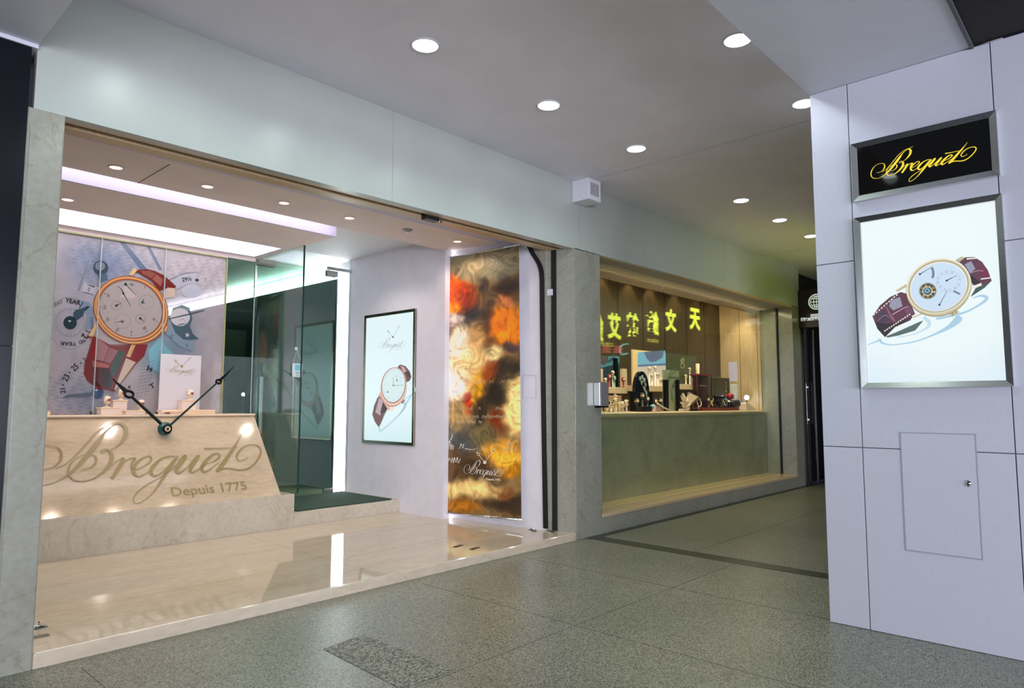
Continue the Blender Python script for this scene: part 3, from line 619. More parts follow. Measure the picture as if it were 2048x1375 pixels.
# strap below
a.poly(PZ(z3, [(735, 90), (1000, 230), (1620, 230), (1560, 420), (1430, 545), (1090, 990), (820, 950), (640, 820), (585, 700), (600, 540), (640, 400)]), SR)
a.poly(PZ(z3, [(1330, 250), (1610, 230), (1550, 400), (1430, 530), (1270, 440)]), lin((118, 30, 32)))
a.poly(PZ(z3, [(800, 120), (990, 270), (900, 500), (755, 470)]), lin((142, 101, 101))); a.poly(PZ(z3, [(1000, 280), (1140, 330), (1010, 540), (905, 505)]), lin((130, 88, 92)))
a.poly(PZ(z3, [(1140, 330), (1250, 350), (1120, 700), (1050, 760), (1010, 600)]), lin((40, 66, 54))); a.poly(PZ(z3, [(740, 600), (1000, 610), (1040, 780), (1030, 960), (780, 900)]), lin((70, 22, 22)))
a.poly(PZ(z3, [(880, 620), (1010, 630), (1040, 800), (1020, 930), (900, 900)]), lin((36, 30, 24)))
a.poly(PZ(z3, [(720, 490), (1000, 560), (980, 610), (730, 590)]), lin((151, 86, 77))); a.poly(PZ(z3, [(740, 110), (800, 130), (760, 460), (690, 470)]), lin((128, 18, 26)))
a.poly(PZ(z3, [(1265, 450), (1425, 520), (1080, 985), (1075, 960)]), lin((185, 169, 151))); a.line(PZ(z3, [(1400, 540, 5), (1150, 880, 5)]), 0, lin((166, 126, 94)), smooth=False)
a.line(PZ(z3, [(1240, 440, 12), (1090, 760, 12), (1070, 960, 10)]), 0, SRD)
# lugs, crown
GO, GOD, GOL = lin((167, 115, 61)), lin((128, 56, 22)), lin((200, 166, 117))
for q in ([(820, 120), (870, 155), (800, 235), (735, 225)],): a.poly(PZ(z2, q), GOL)
a.poly(PZ(z2, [(1330, 420), (1450, 430), (1440, 560), (1290, 580), (1270, 500)]), lin((187, 167, 153)))
a.poly(PZ(z2, [(235, 960), (265, 1010), (190, 1170), (125, 1165)]), GOL); a.poly(PZ(z2, [(120, 1155), (185, 1165), (175, 1195), (125, 1185)]), GOD)
a.poly(PZ(z3, [(1365, 210), (1430, 215), (1330, 440), (1270, 420)]), GOL); a.line(PZ(z3, [(1290, 380), (1330, 390), (1400, 225)]), .8, DK, smooth=False)
a.poly(PZ(z2, [(1230, 1080), (1290, 980), (1345, 985), (1350, 1020), (1310, 1105)]), GO); a.poly(PZ(z2, [(1260, 1075), (1300, 1000), (1330, 1010), (1300, 1085)]), GOL)
# case: stacked ellipses
E = lambda dx, dy, a_, b_: PZ(z2, ell(770+dx, 750+dy, a_, b_, 25, n=90))
a.poly(E(4, 18, 588, 512), GOD); a.poly(E(4, 16, 578, 502), GO); a.poly(E(2, 12, 566, 492), lin((203, 166, 112))); a.poly(E(0, 2, 552, 484), GOD)
a.poly(E(-4, -6, 546, 476), lin((200, 133, 79))); a.poly(E(-2, -8, 530, 462), GOL); a.poly(E(-2, -8, 520, 452), lin((176, 106, 56))); a.poly(E(-2, -6, 506, 440), GOD)
a.poly(E(-4, -4, 494, 430), lin((135, 128, 124))); a.poly(E(-4, 4, 482, 416), lin((160, 151, 148))); a.ring(E(-4, 4, 440, 378), E(-4, 4, 436, 374), lin((144, 137, 135)))
RN = ['XII', 'I', 'II', 'III', 'IIII', 'V', 'VI', 'VII', 'VIII', 'IX', 'X', 'XI']
for k, (s_, x, y, an) in enumerate([('XI', 425, 545, -70), ('VIII', 370, 715, 90), ('VII', 415, 900, 60), ('VI', 565, 1060, 30), ('V', 778, 1100, 0), ('IIII', 980, 1040, -30), ('III', 1125, 905, -60), ('XII', 780, 372, 8), ('I', 985, 415, 25)]):
    a.text(s_, *z2(x, y), 6, lin((60, 56, 56)), an, sq=.8, bold=.01, up=(k == 0))
for x, y in ((375, 515), (310, 720), (372, 938), (545, 1088), (778, 1148), (1008, 1090), (1168, 938)): a.poly(PZ(z2, ell(x, y, 8, 8, n=12)), DK, up=False)
for cx, cy, r in ((550, 695, 82), (645, 935, 125), (1010, 640, 118), (920, 900, 80)):
    a.ring(PZ(z2, ell(cx, cy, r, r*.92)), PZ(z2, ell(cx, cy, r-4, r*.92-4)), lin((135, 128, 128)), up=(cx == 550))
    for k in range(24): th = 2*pi*k/24; a.line([z2(cx+(r-12)*cos(th), cy+(r-12)*.92*sin(th)), z2(cx+(r-4)*cos(th), cy+(r-4)*.92*sin(th))], .8, lin((86, 81, 83)), smooth=False, up=False)
a.poly(PZ(z2, [(690, 360), (860, 540), (810, 590), (600, 575)]), lin((176, 167, 162)))
for p, q, r in (((690, 370), (850, 540), 22), ((655, 510), (770, 705), 18), ((645, 935), (540, 945), 22), ((550, 695), (625, 650), 20), ((915, 890), (975, 940), 20)):
    a.line(PZ(z2, [(*p, 14), (*q, 5)]), 0, DK, smooth=False); a.poly(PZ(z2, ell(*p, r, r, n=20)), DK)
a.line(PZ(z2, [(555, 395, 3), (620, 440, 10), (655, 500, 18)]), 0, DK); a.poly(PZ(z2, ell(648, 930, 9, 9, n=12)), LG)
a.poly(PZ(z2, [(925, 640), (975, 585), (960, 640), (990, 660), (930, 665)]), DG)
a.X = None
a.build('printed_picture', INKM, t)
m = MB()
for x in JX[1:-1]: m.box(x-.0025, x+.0025, 7.10, 7.128, 1.156, 2.80)
m.build('panel_joint', mat('joint_shine', (.45, .50, .48), .25), t)
m = MB(); m.box(JX[-1]-.004, JX[-1]+.004, 7.10, 7.13, 1.156, 2.80); m.box(.55, JX[-1], 7.10, 7.13, 2.80, 2.812); m.build('edge_trim', mat('olive_edge', (.35, .36, .16), .4), t)
for x in (JX[2], JX[3]):
    m = MB(); m.box(x-.02, x-.005, 7.11, 7.126, 1.157, 1.185); m.build('glass_clip', mat('dark_clip', (.05, .05, .05), .4), t)
m = MB(); m.box(.55, 3.55, 7.10, 7.14, 2.813, 2.852); struct('trim_15', m, ICEIL)
# ---------------------------------------------------------------- counter-top display stands and watches
def flat(px, y): return on(px[0], px[1], 1, y)
def plinth(x0, x1, ytop, ybot, yy, label, dep=.12, zb_=1.1555, name='display_plinth'):
    A = on(x0, ytop, 1, yy); Bp = on(x1, ytop, 1, yy); zt_ = (A.z+Bp.z)/2
    t = thing(name, label, 'display stand', ((A.x+Bp.x)/2, yy+dep/2, zb_), 0, 'cream display stands on the counter')
    m = MB(); m.box(A.x, Bp.x, yy, yy+dep, zb_, zt_-.012); m.build('block', CREAM2, t, .002)
    m = MB(); m.box(A.x-.006, Bp.x+.006, yy-.006, yy+dep+.006, zt_-.012, zt_); m.build('top_plate', CREAML, t, .003)
    return zt_
CREAM2 = mat('pale_cream', (.80, .68, .60), .5)
def watch_display(p, s, label, group, strap=STRAPR, stand=CREAM, rz=0, case=GOLD, name='wristwatch', lift=0):
    """a wristwatch wrapped round an upright cushion cuff, s = height"""
    t = thing(name, label, 'watch', (0, 0, 0), 0, group)
    m = MB(); r = s*.24
    m.lathe((0, 0, 0), [(r*1.15, 0), (r*1.15, s*.05), (r*.55, s*.08), (r*.5, lift+s*.3)], (0, 0, 1), 20); m.lathe((0, 0, lift+s*.28), [(r*.8, 0), (r, s*.05), (r, s*.60), (r*.8, s*.66), (r*.3, s*.68)], (0, .15, 1), 20)
    m.build('cushion', stand, t)
    m = MB(); c = Vector((0, 0, lift+s*.62)); q = 28; V = []
    for h in (-s*.13, s*.13):
        for R in (r*1.16, r*1.03): V += [c+Vector((cos(2*pi*k/q)*R, sin(2*pi*k/q)*R, h*(1-.35*abs(sin(pi*k/q-pi*.25))))) for k in range(q)]
    F = []
    for k in range(q): k2 = (k+1) % q; F += [(k, k2, q+k2, q+k), (2*q+k, 2*q+k2, 3*q+k2, 3*q+k), (k, k2, 2*q+k2, 2*q+k), (q+k, q+k2, 3*q+k2, 3*q+k)]
    m.mesh(V, F, 0, None, True); m.build('strap', strap, t)
    m = MB(); m.lathe(c+Vector((0, -r*1.02, 0)), [(s*.17, 0), (s*.19, s*.02), (s*.19, s*.05), (s*.165, s*.07)], (0, -1, 0), 28); m.cyl(c+Vector((s*.19, -r*1.02-s*.03, 0)), c+Vector((s*.225, -r*1.02-s*.03, 0)), s*.022, 10)
    cs = m.build('case', case, t)
    m = MB(); m.lathe(c+Vector((0, -r*1.02-s*.066, 0)), [(s*.15, 0), (s*.145, s*.008)], (0, -1, 0), 24)
    m.build('dial', DIALW, t)
    m = MB(); y = -r*1.02-s*.078; m.box(-s*.008, s*.008, y, y+s*.004, c.z, c.z+s*.10); m.box(0, s*.07, y, y+s*.004, c.z-s*.008, c.z+s*.008); m.build('hands', HBLK, t)
    t.location = p; t.rotation_euler = (0, 0, rz); return t
def dup(root, loc, rz, label, group=None):
    r = root.copy(); COL.objects.link(r); r.location = loc; r.rotation_euler = (0, 0, rz); r['label'] = label
    if group: r['group'] = group
    for ch in list(root.children):
        if ch.type == 'LIGHT': continue
        c = ch.copy(); COL.objects.link(c); c.parent = r
        for g in ch.children: d = g.copy(); COL.objects.link(d); d.parent = c
    return r
YC = 6.86
za = plinth(202.5, 238.5, 814, 828, YC-.02, 'low cream block plinth under the leftmost small watch on the counter')
zb_ = plinth(227, 255, 799, 828, YC+.11, 'tallest cream block plinth in the left group on the counter', .10)
zc_ = plinth(252, 291, 820, 828, YC-.02, 'flat cream plinth at the right of the left group, under the third watch', .10)
zd = plinth(365, 393, 799, 820, YC+.01, 'white cube plinth standing on the oval cream platform at the right', .10, 1.1965)
pl_ = on(88, 822, 1, YC); m = MB(); m.box(pl_.x-.3, on(101, 822, 1, YC).x, YC, YC+.1, 1.1555, pl_.z); o = m.build('display_plinth', CREAML, None, .003); tag(o, 'small cream plinth cut off by the left marble pier', 'display stand', 'cream display stands on the counter')
A = on(322, 820, 1, YC); Bp = on(430, 820, 1, YC); t = thing('oval_platform', 'low double-tier oval cream platform at the right end of the counter top', 'display stand', ((A.x+Bp.x)/2, YC+.1, 1.155))
def ov(mb, x0, x1, z0, z1): mb.prism([((x0+x1)/2+(x1-x0)/2*max(-1, min(1, 1.25*cos(2*pi*k/40))), YC+.05+.10*sin(2*pi*k/40), z0) for k in range(40)], (0, 0, z1-z0))
m = MB(); ov(m, A.x+.08, Bp.x, 1.1555, 1.175); m.build('lower_tier', CREAML, t, .003)
m = MB(); ov(m, A.x, Bp.x, 1.176, 1.196); m.build('upper_tier', CREAML, t, .003)
zb0 = watch_display(on(213, 814, 1, YC+.03)+Vector((0, 0, .001)), .105, 'small watch on a white cuff on the lowest left plinth of the counter', 'watches on the counter', rz=-.7)
dup(zb0, on(241, 799.5, 1, YC+.15), -.6, 'small watch on the tallest block plinth, behind the short clock hand', 'watches on the counter')
dup(zb0, on(281, 820.5, 1, YC+.03), -.9, 'small watch on the flat plinth beside the clock hand', 'watches on the counter')
dup(zb0, on(380, 799.5, 1, YC+.06), -.8, 'single small watch on the white cube below the printed card', 'watches on the counter')
# printed card
y = 7.03; A = on(322, 707, 1, y); Bp = on(403, 711, 1, y); t = thing('logo_card', 'square white card printed with gold hands and script, standing on the counter', 'card', ((A.x+Bp.x)/2, y, 1.155))
m = MB(); m.box(A.x, Bp.x, y, y+.006, 1.1555, (A.z+Bp.z)/2); m.build('card', mat('white_card', (.62, .60, .63), .25), t, .001)
cp_ = Pl((0, y, 0), (1, 0, 0), (0, 0, 1)); a = Art(cp_, .0008, .0001); a.X = cp_.uv; q8 = lambda x, y: (310+x/10.58, 700+y/10.58)
GD = lin((150, 132, 70))
logo(a, lambda u, v: q8(235+620*u, 540-560*v+20*u), 620/10.58, GD, 1.0)
a.text('Depuis 1775', *q8(695, 525), 2.3, GD, 0, sq=1.15)
hands(a, q8(565, 340), q8(400, 185), q8(445, 235), q8(775, 140), q8(725, 185), 4.6, GD, lin((200, 196, 200)))
a.build('print', INKD, t)
# ---------------------------------------------------------------- glass screen, entrance door, mat
m = MB(); m.box(3.575, 3.585, 6.14, 7.14, .386, 2.848); o = m.build('glass_screen', GLASS); t = tag(o, 'upright glass side screen at the right end of the counter', 'glass panel')
m = MB(); m.box(3.572, 3.588, 6.134, 6.142, .386, 2.848); m.build('edge', GLEDGE, o)
m = MB(); m.box(JX[-1]+.008, 3.575, 7.145, 7.155, .386, 2.85); o = m.build('fixed_side_pane', GLASSF); tag(o, 'narrow fixed glass panel between the mural and the entrance door', 'glass panel')
m = MB(); m.box(3.568, 3.574, 7.14, 7.16, .386, 2.85); m.build('edge', mat('pale_glass_edge', (.35, .45, .42), .2), o)
t = thing('glass_door', 'frameless dark glass entrance door with steel patch fittings', 'door', (4.1, 7.15, .21))
m = MB(); m.box(3.60, 4.60, 7.144, 7.156, .215, 2.862); m.build('pane', GLASSD, t)
def pbox(x0, x1, z0, z1, y0=7.125, y1=7.175): m = MB(); m.box(x0, x1, y0, y1, z0, z1); return m
pbox(4.47, 4.62, 2.79, 2.862).build('top_pivot_patch', STEEL, t, .003); pbox(4.50, 4.62, .21, .265).build('bottom_pivot_patch', STEEL, t, .003)
m = MB()
for yy in (7.115, 7.185): m.box(3.655, 3.69, yy-.008, yy+.008, .93, 1.55)
for z in (1.02, 1.46): m.cyl((3.672, 7.115, z), (3.672, 7.185, z), .008)
m.build('pull_handle', STEEL, t, .003)
m = pbox(4.625, XW, .21, 2.865, 7.144, 7.156); o = m.build('side_glass', GLASS); tag(o, 'clear narrow fixed glass between the entrance door and the bright strip light', 'glass panel')
m = pbox(3.6, XW, 2.868, 3.035, 7.144, 7.156); o = m.build('glass_transom', GLASS); tag(o, 'clear fixed glass transom above the entrance door', 'glass panel')
m = pbox(4.47, XW, 2.866, 2.905, 7.12, 7.143); m.build('steel_bracket', STEEL, o, .003); m = pbox(3.59, 3.80, 2.79, 2.862); m.build('corner_patch', STEEL, t, .003)
m = MB(); m.box(3.60, 4.74, 6.16, 7.12, .2055, .217); o = m.build('entrance_mat', CARPET); tag(o, 'dark green mat in front of the glass entrance door', 'mat')
hp = on(600, 725, 1, 7.12); t = thing('hanging_notice', 'small white and blue notice hanging by a cord on the glass door', 'notice', (hp.x, 7.12, hp.z))
A = on(585, 726, 1, 7.12); Bp = on(604, 754, 1, 7.12); m = MB(); m.box(A.x, Bp.x, 7.118, 7.121, Bp.z, A.z); m.build('card', mat('white_notice', (.75, .82, .85), .4), t)
a = Art(Pl((0, 7.118, 0), (1, 0, 0), (0, 0, 1)), .001, .0002); W_ = Bp.x-A.x; H_ = A.z-Bp.z
a.poly([(A.x+W_*.25, A.z-H_*.08), (A.x+W_*.75, A.z-H_*.08), (A.x+W_*.75, A.z-H_*.52), (A.x+W_*.25, A.z-H_*.52)], lin((90, 190, 220)))
a.text('營業', A.x+W_*.5, A.z-H_*.68, H_*.14, lin((60, 70, 80))); a.text('時間', A.x+W_*.5, A.z-H_*.87, H_*.1, lin((60, 120, 150)))
a.build('print', INKD, t)
hk = on(594, 697, 1, 7.12); m = MB(); m.tube([(A.x+.01, 7.119, A.z), tuple(hk), (Bp.x-.01, 7.119, A.z)], .0025, 6); m.build('cord', WHITE, t)
m = MB(); m.lathe(hk+Vector((0, .02, 0)), [(.022, 0), (.018, .008), (.006, .014)], (0, -1, 0), 20); m.build('suction_hook', WHITE, t)
# ---------------------------------------------------------------- lightbox on the shop's right wall
LP = Pl((4.806, 0, 0), (0, -1, 0), (0, 0, 1))
t = thing('wall_lightbox', 'tall backlit poster of a rose gold watch on the white shop wall', 'poster', (4.81, 6.33, .8))
y0, y1, z0, z1 = 5.865, 6.82, .80, 2.31; fw = .035
m = MB()
for a0 in ((y0, y1, z0, z0+fw), (y0, y1, z1-fw, z1), (y0, y0+fw, z0+fw, z1-fw), (y1-fw, y1, z0+fw, z1-fw)): m.box(4.797, 4.82, *a0)
m.build('frame', mat('bronze_steel', (.30, .27, .20), .2, 1), t, .003)
a = Art(LP, 0, .00015)
def lbcol(u, v): return mix(lin((228, 246, 250)), lin((196, 232, 236)), 1.6*(1.15-v)+.5*(v-2.1)*(v > 2.1))
grid(a, -(y1-fw), -(y0+fw), z0+fw, z1-fw, 6, 40, lbcol)
a.X = LP.uv; b = lambda x, y: (715+x/4.659, 605+y/4.659); Pb = lambda pts: [(*b(p[0], p[1]), p[2]/4.659) if len(p) > 2 else b(*p) for p in pts]
INK = lin((90, 96, 104))
hands(a, b(330, 320), b(272, 250), b(290, 272), b(398, 203), b(380, 232), 3.2, INK, lin((225, 240, 245)))
logo(a, lambda u, v: b(200+250*u, 470-330*v-22*u), 250/4.659, lin((150, 158, 162)), 1.0)
a.text('Depuis 1775', *b(385, 432), 2.4, lin((150, 158, 162)), -5, sq=1.1)
a.line(Pb([(535, 820, 6), (480, 900, 16), (400, 1030, 14), (300, 1130, 12), (215, 1195, 16), (210, 1160, 6)]), 0, lin((180, 214, 222))); a.line(Pb([(445, 930, 20), (440, 980, 16), (380, 1060, 6)]), 0, lin((168, 196, 208)))
a.line(Pb([(480, 730, 4), (540, 800, 8), (520, 840, 10), (440, 900, 10)]), 0, lin((190, 222, 228)))
PK, PKD, PKL = lin((226, 178, 156)), lin((150, 96, 82)), lin((250, 222, 208)); LB, LBD, LBL = lin((110, 72, 72)), lin((56, 34, 32)), lin((186, 160, 168))
a.poly(Pb([(375, 600), (400, 575), (450, 590), (490, 640), (505, 690), (490, 725), (455, 745), (430, 680)]), LB); a.poly(Pb([(400, 585), (440, 600), (460, 640), (430, 650)]), LBL); a.poly(Pb([(450, 640), (485, 650), (490, 700), (465, 680)]), LBD)
a.poly(Pb([(205, 860), (285, 985), (250, 1050), (205, 1165), (165, 1110), (140, 1040), (160, 950)]), LB); a.poly(Pb([(205, 880), (240, 920), (215, 1050), (170, 1020)]), LBL); a.poly(Pb([(240, 925), (280, 990), (240, 1030), (215, 1025)]), LBD)
a.line(Pb([(190, 880, 4), (158, 990, 4)]), 0, LBD, smooth=False); a.line(Pb([(275, 1010, 5), (205, 1160, 5)]), 0, lin((220, 200, 196)), smooth=False)
a.poly(Pb([(200, 855), (218, 825), (232, 890), (325, 965), (295, 1010), (285, 990)]), PK); a.poly(Pb([(300, 965), (335, 960), (345, 1000), (320, 1020)]), PKL); a.poly(Pb([(410, 930), (440, 895), (445, 915), (420, 945)]), PKD)
Eb = lambda dx, dy, p, q: Pb(ell(340+dx, 770+dy, p, q, 97, n=80))
a.poly(Eb(0, 22, 178, 122), PKD); a.poly(Eb(0, 18, 176, 121), PK); a.poly(Eb(0, 8, 172, 119), PKL); a.poly(Eb(0, 2, 172, 118), PK); a.poly(Eb(0, 0, 166, 112), PKD); a.poly(Eb(0, -2, 160, 106), lin((218, 236, 238)))
a.ring(Eb(0, -2, 148, 96), Eb(0, -2, 145, 94), lin((190, 212, 218)))
for k in range(12): th = k*pi/6; x, y_ = 340+84*cos(th), 768+132*sin(th); a.text(RN[(k+3) % 12], *b(x, y_), 1.8, lin((130, 140, 150)), 0, sq=.8, up=(k == 0))
for p, q in (((338, 770), (338, 700)), ((338, 770), (430, 770)), ((372, 722), (370, 680)), ((372, 722), (385, 740)), ((288, 832), (288, 812))): a.line(Pb([p, q]), .5, INK, smooth=False); a.poly(Pb(ell(*p, 7, 7, n=12)), INK, up=False)
a.ring(Pb(ell(372, 722, 42, 46)), Pb(ell(372, 722, 40, 44)), lin((176, 198, 206)))
a.X = None; a.build('backlit_picture', INKL, t)
# ---------------------------------------------------------------- tall printed banner (generic painterly print), handwriting, script
BP = Pl(WP0+Vector((-.045, 0, 0)), WP1-WP0, (0, 0, 1))
c4 = [BP.uv(*q) for q in ((893, 1025), (1043, 1039), (1038, 489), (893, 516))]
t = thing('hanging_banner', 'tall narrow hanging banner with a warm brown and orange painterly print and white script', 'banner', tuple(BP.pt((c4[0][0]+c4[1][0])/2, c4[0][1])))
def bil(s, r):
    x = [(1-s)*c4[0][i]+s*c4[1][i] for i in (0, 1)]; y_ = [(1-s)*c4[3][i]+s*c4[2][i] for i in (0, 1)]; return ((1-r)*x[0]+r*y_[0], (1-r)*x[1]+r*y_[1])
BL = [(.1, .86, .16, .05, (214, 92, 40)), (.05, .80, .10, .03, (250, 150, 70)), (.25, .83, .16, .04, (150, 56, 30)), (.35, .76, .2, .045, (44, 52, 58)), (.12, .75, .1, .02, (210, 190, 180)), (.55, .87, .05, .03, (60, 56, 50)),
      (.85, .84, .14, .04, (46, 34, 28)), (.82, .79, .09, .025, (190, 120, 84)), (.45, .68, .16, .06, (188, 150, 104)), (.8, .69, .2, .06, (226, 126, 44)), (.6, .70, .06, .08, (60, 40, 30)), (.2, .64, .15, .06, (226, 206, 180)), (.3, .58, .2, .04, (206, 172, 124)),
      (.85, .63, .16, .025, (38, 60, 74)), (.65, .60, .1, .03, (210, 190, 140)), (.6, .55, .12, .03, (150, 70, 40)), (.85, .54, .14, .03, (52, 46, 36)), (.12, .50, .2, .05, (240, 222, 196)), (.45, .48, .1, .06, (206, 150, 70)), (.65, .46, .16, .05, (36, 34, 28)),
      (.93, .40, .13, .08, (232, 200, 140)), (.3, .42, .06, .04, (196, 60, 50)), (.5, .38, .08, .06, (50, 38, 34)), (.12, .37, .2, .05, (170, 140, 96)), (.2, .28, .2, .06, (90, 96, 96)), (.75, .35, .1, .05, (120, 40, 20)), (.5, .30, .15, .04, (116, 104, 72)),
      (.75, .22, .24, .035, (216, 160, 84)), (.9, .17, .14, .02, (176, 120, 50)), (.35, .17, .3, .04, (84, 62, 44)), (.1, .2, .12, .05, (120, 84, 56)), (.3, .09, .4, .03, (206, 176, 124)), (.75, .09, .12, .02, (120, 56, 22)), (.8, .05, .3, .03, (56, 40, 26)), (.2, .02, .2, .02, (170, 110, 50)), (.5, .96, .6, .05, (132, 124, 100)), (.75, .92, .3, .03, (112, 112, 92))]
BLL = [(x, y_, 1/(sx*sx), 1/(sy*sy), lin(c)) for x, y_, sx, sy, c in BL]
def bcol(s, r):
    wx = s+.10*(vn(s*4, r*14, 1)-.5)+.05*(vn(s*13, r*40, 2)-.5); wy = r+.035*(vn(s*4, r*14, 5)-.5)+.018*(vn(s*12, r*44, 6)-.5)
    acc = [x*.25 for x in lin((128, 104, 72))]; tot = .25
    for x, y_, ix, iy, c in BLL:
        e = -1.6*((wx-x)**2*ix+(wy-y_)**2*iy)
        if e > -8:
            q = math.exp(e)*3; tot += q
            for i in range(3): acc[i] += c[i]*q
    st = vn(wx*22+5*vn(s*6, r*20, 7)*2, wy*34+6*vn(s*5, r*17, 8), 9); k = .55+1.0*st+.25*(vn(s*60, r*190, 4)-.5)
    l = sum(acc)/3/tot; v = [q/tot for q in acc]; return tuple(max(.002, min(1, (l+(q-l)*1.25)*k*(.45+1.5*min(1, l*2.2)))) for q in v)
a = Art(BP, .0, .0001)
nu, nv = 76, 260; a.up()
for i in range(nu):
    for j in range(nv):
        P = [bil(i/nu, j/nv), bil((i+1)/nu, j/nv), bil((i+1)/nu, (j+1)/nv), bil(i/nu, (j+1)/nv)]
        a.mb.mesh([BP.pt(*p, a.h) for p in P], [(0, 1, 2, 3)], 0, bcol((i+.5)/nu, (j+.5)/nv))
a.X = BP.uv; d1 = lambda x, y: (880+x/4.583, 760+y/4.583); Pd = lambda pts: [(*d1(p[0], p[1]), p[2]/4.583) if len(p) > 2 else d1(*p) for p in pts]
WI = lin((235, 228, 214)); WI2 = lin((214, 196, 160))
def scribble(x0, x1, y, h, seed, c, w_=3):
    r = random.Random(seed); pts = []; x = x0
    while x < x1:
        pts.append((x, y+h*r.uniform(.2, .5), w_*.5)); x += h*r.uniform(.12, .3); pts.append((x, y-h*r.uniform(.2, 1.0 if r.random() < .2 else .55), w_)); x += h*r.uniform(.15, .35)
        if r.random() < .22: a.line(Pd(pts), 0, c) if len(pts) > 3 else None; pts = []; x += h*.6
    if len(pts) > 2: a.line(Pd(pts), 0, c)
scribble(300, 500, 15, 46, 1, WI2); scribble(560, 690, 10, 40, 2, WI2); scribble(75, 160, 105, 36, 3, WI2); scribble(80, 330, 262, 36, 4, WI2); scribble(350, 640, 262, 34, 5, WI2); scribble(75, 210, 330, 36, 6, WI2); scribble(250, 640, 335, 36, 7, WI2); scribble(150, 390, 385, 32, 8, WI2)
scribble(80, 250, 610, 60, 9, WI, 6); scribble(75, 235, 730, 60, 10, WI, 6); scribble(590, 690, 640, 60, 11, WI2, 4)
a.line(Pd([(110, 485, 3), (112, 520, 7), (80, 570, 6)]), 0, WI); a.line(Pd([(230, 625, 6), (300, 635, 5), (345, 620, 2)]), 0, WI); a.line(Pd([(380, 640, 5), (400, 620, 5), (420, 640, 3)]), 0, WI2); a.line(Pd([(595, 600, 3), (650, 565, 6), (640, 610, 5), (600, 640, 3)]), 0, WI2)
hands(a, d1(412, 752), d1(330, 648), d1(354, 678), d1(515, 612), d1(488, 646), 6.0, WI, lin((120, 96, 66)))
logo(a, lambda u, v: d1(224+360*u, 905-440*v+30*u), 360/4.583, WI, 1.1)
a.text('Depuis 1775', *d1(490, 911), 5.4, WI, 4, sq=1.0, bold=.03)
a.X = None; a.build('printed_sheet', INKB, t)
m = MB(); th = Vector((.03, 0, 0)); m.prism([BP.pt(*bil(s, r), -.001) for s, r in ((0, 0), (1, 0), (1, 1), (0, 1))], (.003, 0, 0)); m.build('backing_sheet', WHITE, t)
m = MB(); p, q = BP.pt(*bil(-.01, 1)), BP.pt(*bil(1.01, 1)); m.cyl(p, q, .012, 12); m.build('top_rail', CHROME, t); m = MB(); p, q = BP.pt(*bil(-.015, 0)), BP.pt(*bil(1.02, 0)); m.cyl(p, q, .011, 12); m.build('bottom_rail', CHROME, t)
for s in (.05, .95):
    m = MB(); p = BP.pt(*bil(s, 1)); m.tube([p, (p.x+.01, p.y, 2.9)], .002, 6); m.build('hanging_wire', CHROME, t)
# white facing, black shutter guides and marble strip beside the banner
JP = Pl(WP1+Vector((-.012, 0, 0)), Vector((5.105, 4.10, 0))-WP1, (0, 0, 1))
PWf = Pl(WP0+Vector((-.006, 0, 0)), WP1-WP0, (0, 0, 1))
def strip(pl, pts, wd, name, m_, th=.006):
    mb = MB(); P = smooth_path([(*pl.uv(x, y), 0) for x, y in pts], 5)
    for i in range(len(P)-1):
        a0, b0 = P[i], P[i+1]; mb.hexa([pl.pt(a0[0]-wd/2, a0[1]), pl.pt(b0[0]-wd/2, b0[1]), pl.pt(b0[0]+wd/2, b0[1]), pl.pt(a0[0]+wd/2, a0[1])], [pl.pt(a0[0]-wd/2, a0[1], th), pl.pt(b0[0]-wd/2, b0[1], th), pl.pt(b0[0]+wd/2, b0[1], th), pl.pt(a0[0]+wd/2, a0[1], th)])
    return mb
cur = [(1054, 474), (1058, 490), (1067, 508), (1076, 522), (1082, 536), (1084.5, 556), (1085, 600), (1087, 760), (1092, 1056)]
mb = MB(); P = smooth_path([(*PWf.uv(x, y), 0) for x, y in cur], 5)
poly = [PWf.pt(p[0], p[1], .001) for p in P]+[PWf.pt(WL+.0, P[-1][1], .001), PWf.pt(WL+.0, P[0][1]+.02, .001)]
tri = geometry.tessellate_polygon([[Vector((p[0], p[1], 0)) for p in P]+[Vector((WL, P[-1][1], 0)), Vector((WL, P[0][1]+.02, 0))]])
mb.mesh([p for p in poly], [tuple(q) for q in tri]); struct('trim_11', mb, MARBP)
t = strip(PWf, cur, .05, 's', None, .012).build('shutter_guide', BLACK); tag(t, 'black shutter guide strip that bends outward near the top, beside the banner wall', 'guide rail', 'black shutter guides')
m = MB(); m.prism([(5.083, 4.155, .075), (5.10, 4.107, .075), (5.09, 4.10, .075), (5.073, 4.15, .075)], (0, 0, 2.70)); t = m.build('shutter_guide', BLACK); tag(t, 'straight black shutter guide strip set in the marble jamb', 'guide rail', 'black shutter guides')
m = MB(); p = JP.hit(1100, 578); q = JP.hit(1110, 572); m.box(p.x-.012, p.x+.004, 4.13, 4.19, 2.30, 2.36); t = m.build('jamb_label', WHITE); tag(t, 'small white sticker between the two black guide strips', 'sticker')
m = MB(); pq = [PWf.uv(*q) for q in ((1046, 750), (1072, 750), (1072, 795), (1046, 795))]
for i in range(4):
    p, q = pq[i], pq[(i+1) % 4]; dx, dy = q[0]-p[0], q[1]-p[1]; l_ = math.hypot(dx, dy); nx, ny = -dy/l_*.0015, dx/l_*.0015
    m.hexa([PWf.pt(p[0]+nx, p[1]+ny, -.002), PWf.pt(q[0]+nx, q[1]+ny, -.002), PWf.pt(q[0]-nx, q[1]-ny, -.002), PWf.pt(p[0]-nx, p[1]-ny, -.002)], [PWf.pt(p[0]+nx, p[1]+ny, .001), PWf.pt(q[0]+nx, q[1]+ny, .001), PWf.pt(q[0]-nx, q[1]-ny, .001), PWf.pt(p[0]-nx, p[1]-ny, .001)])
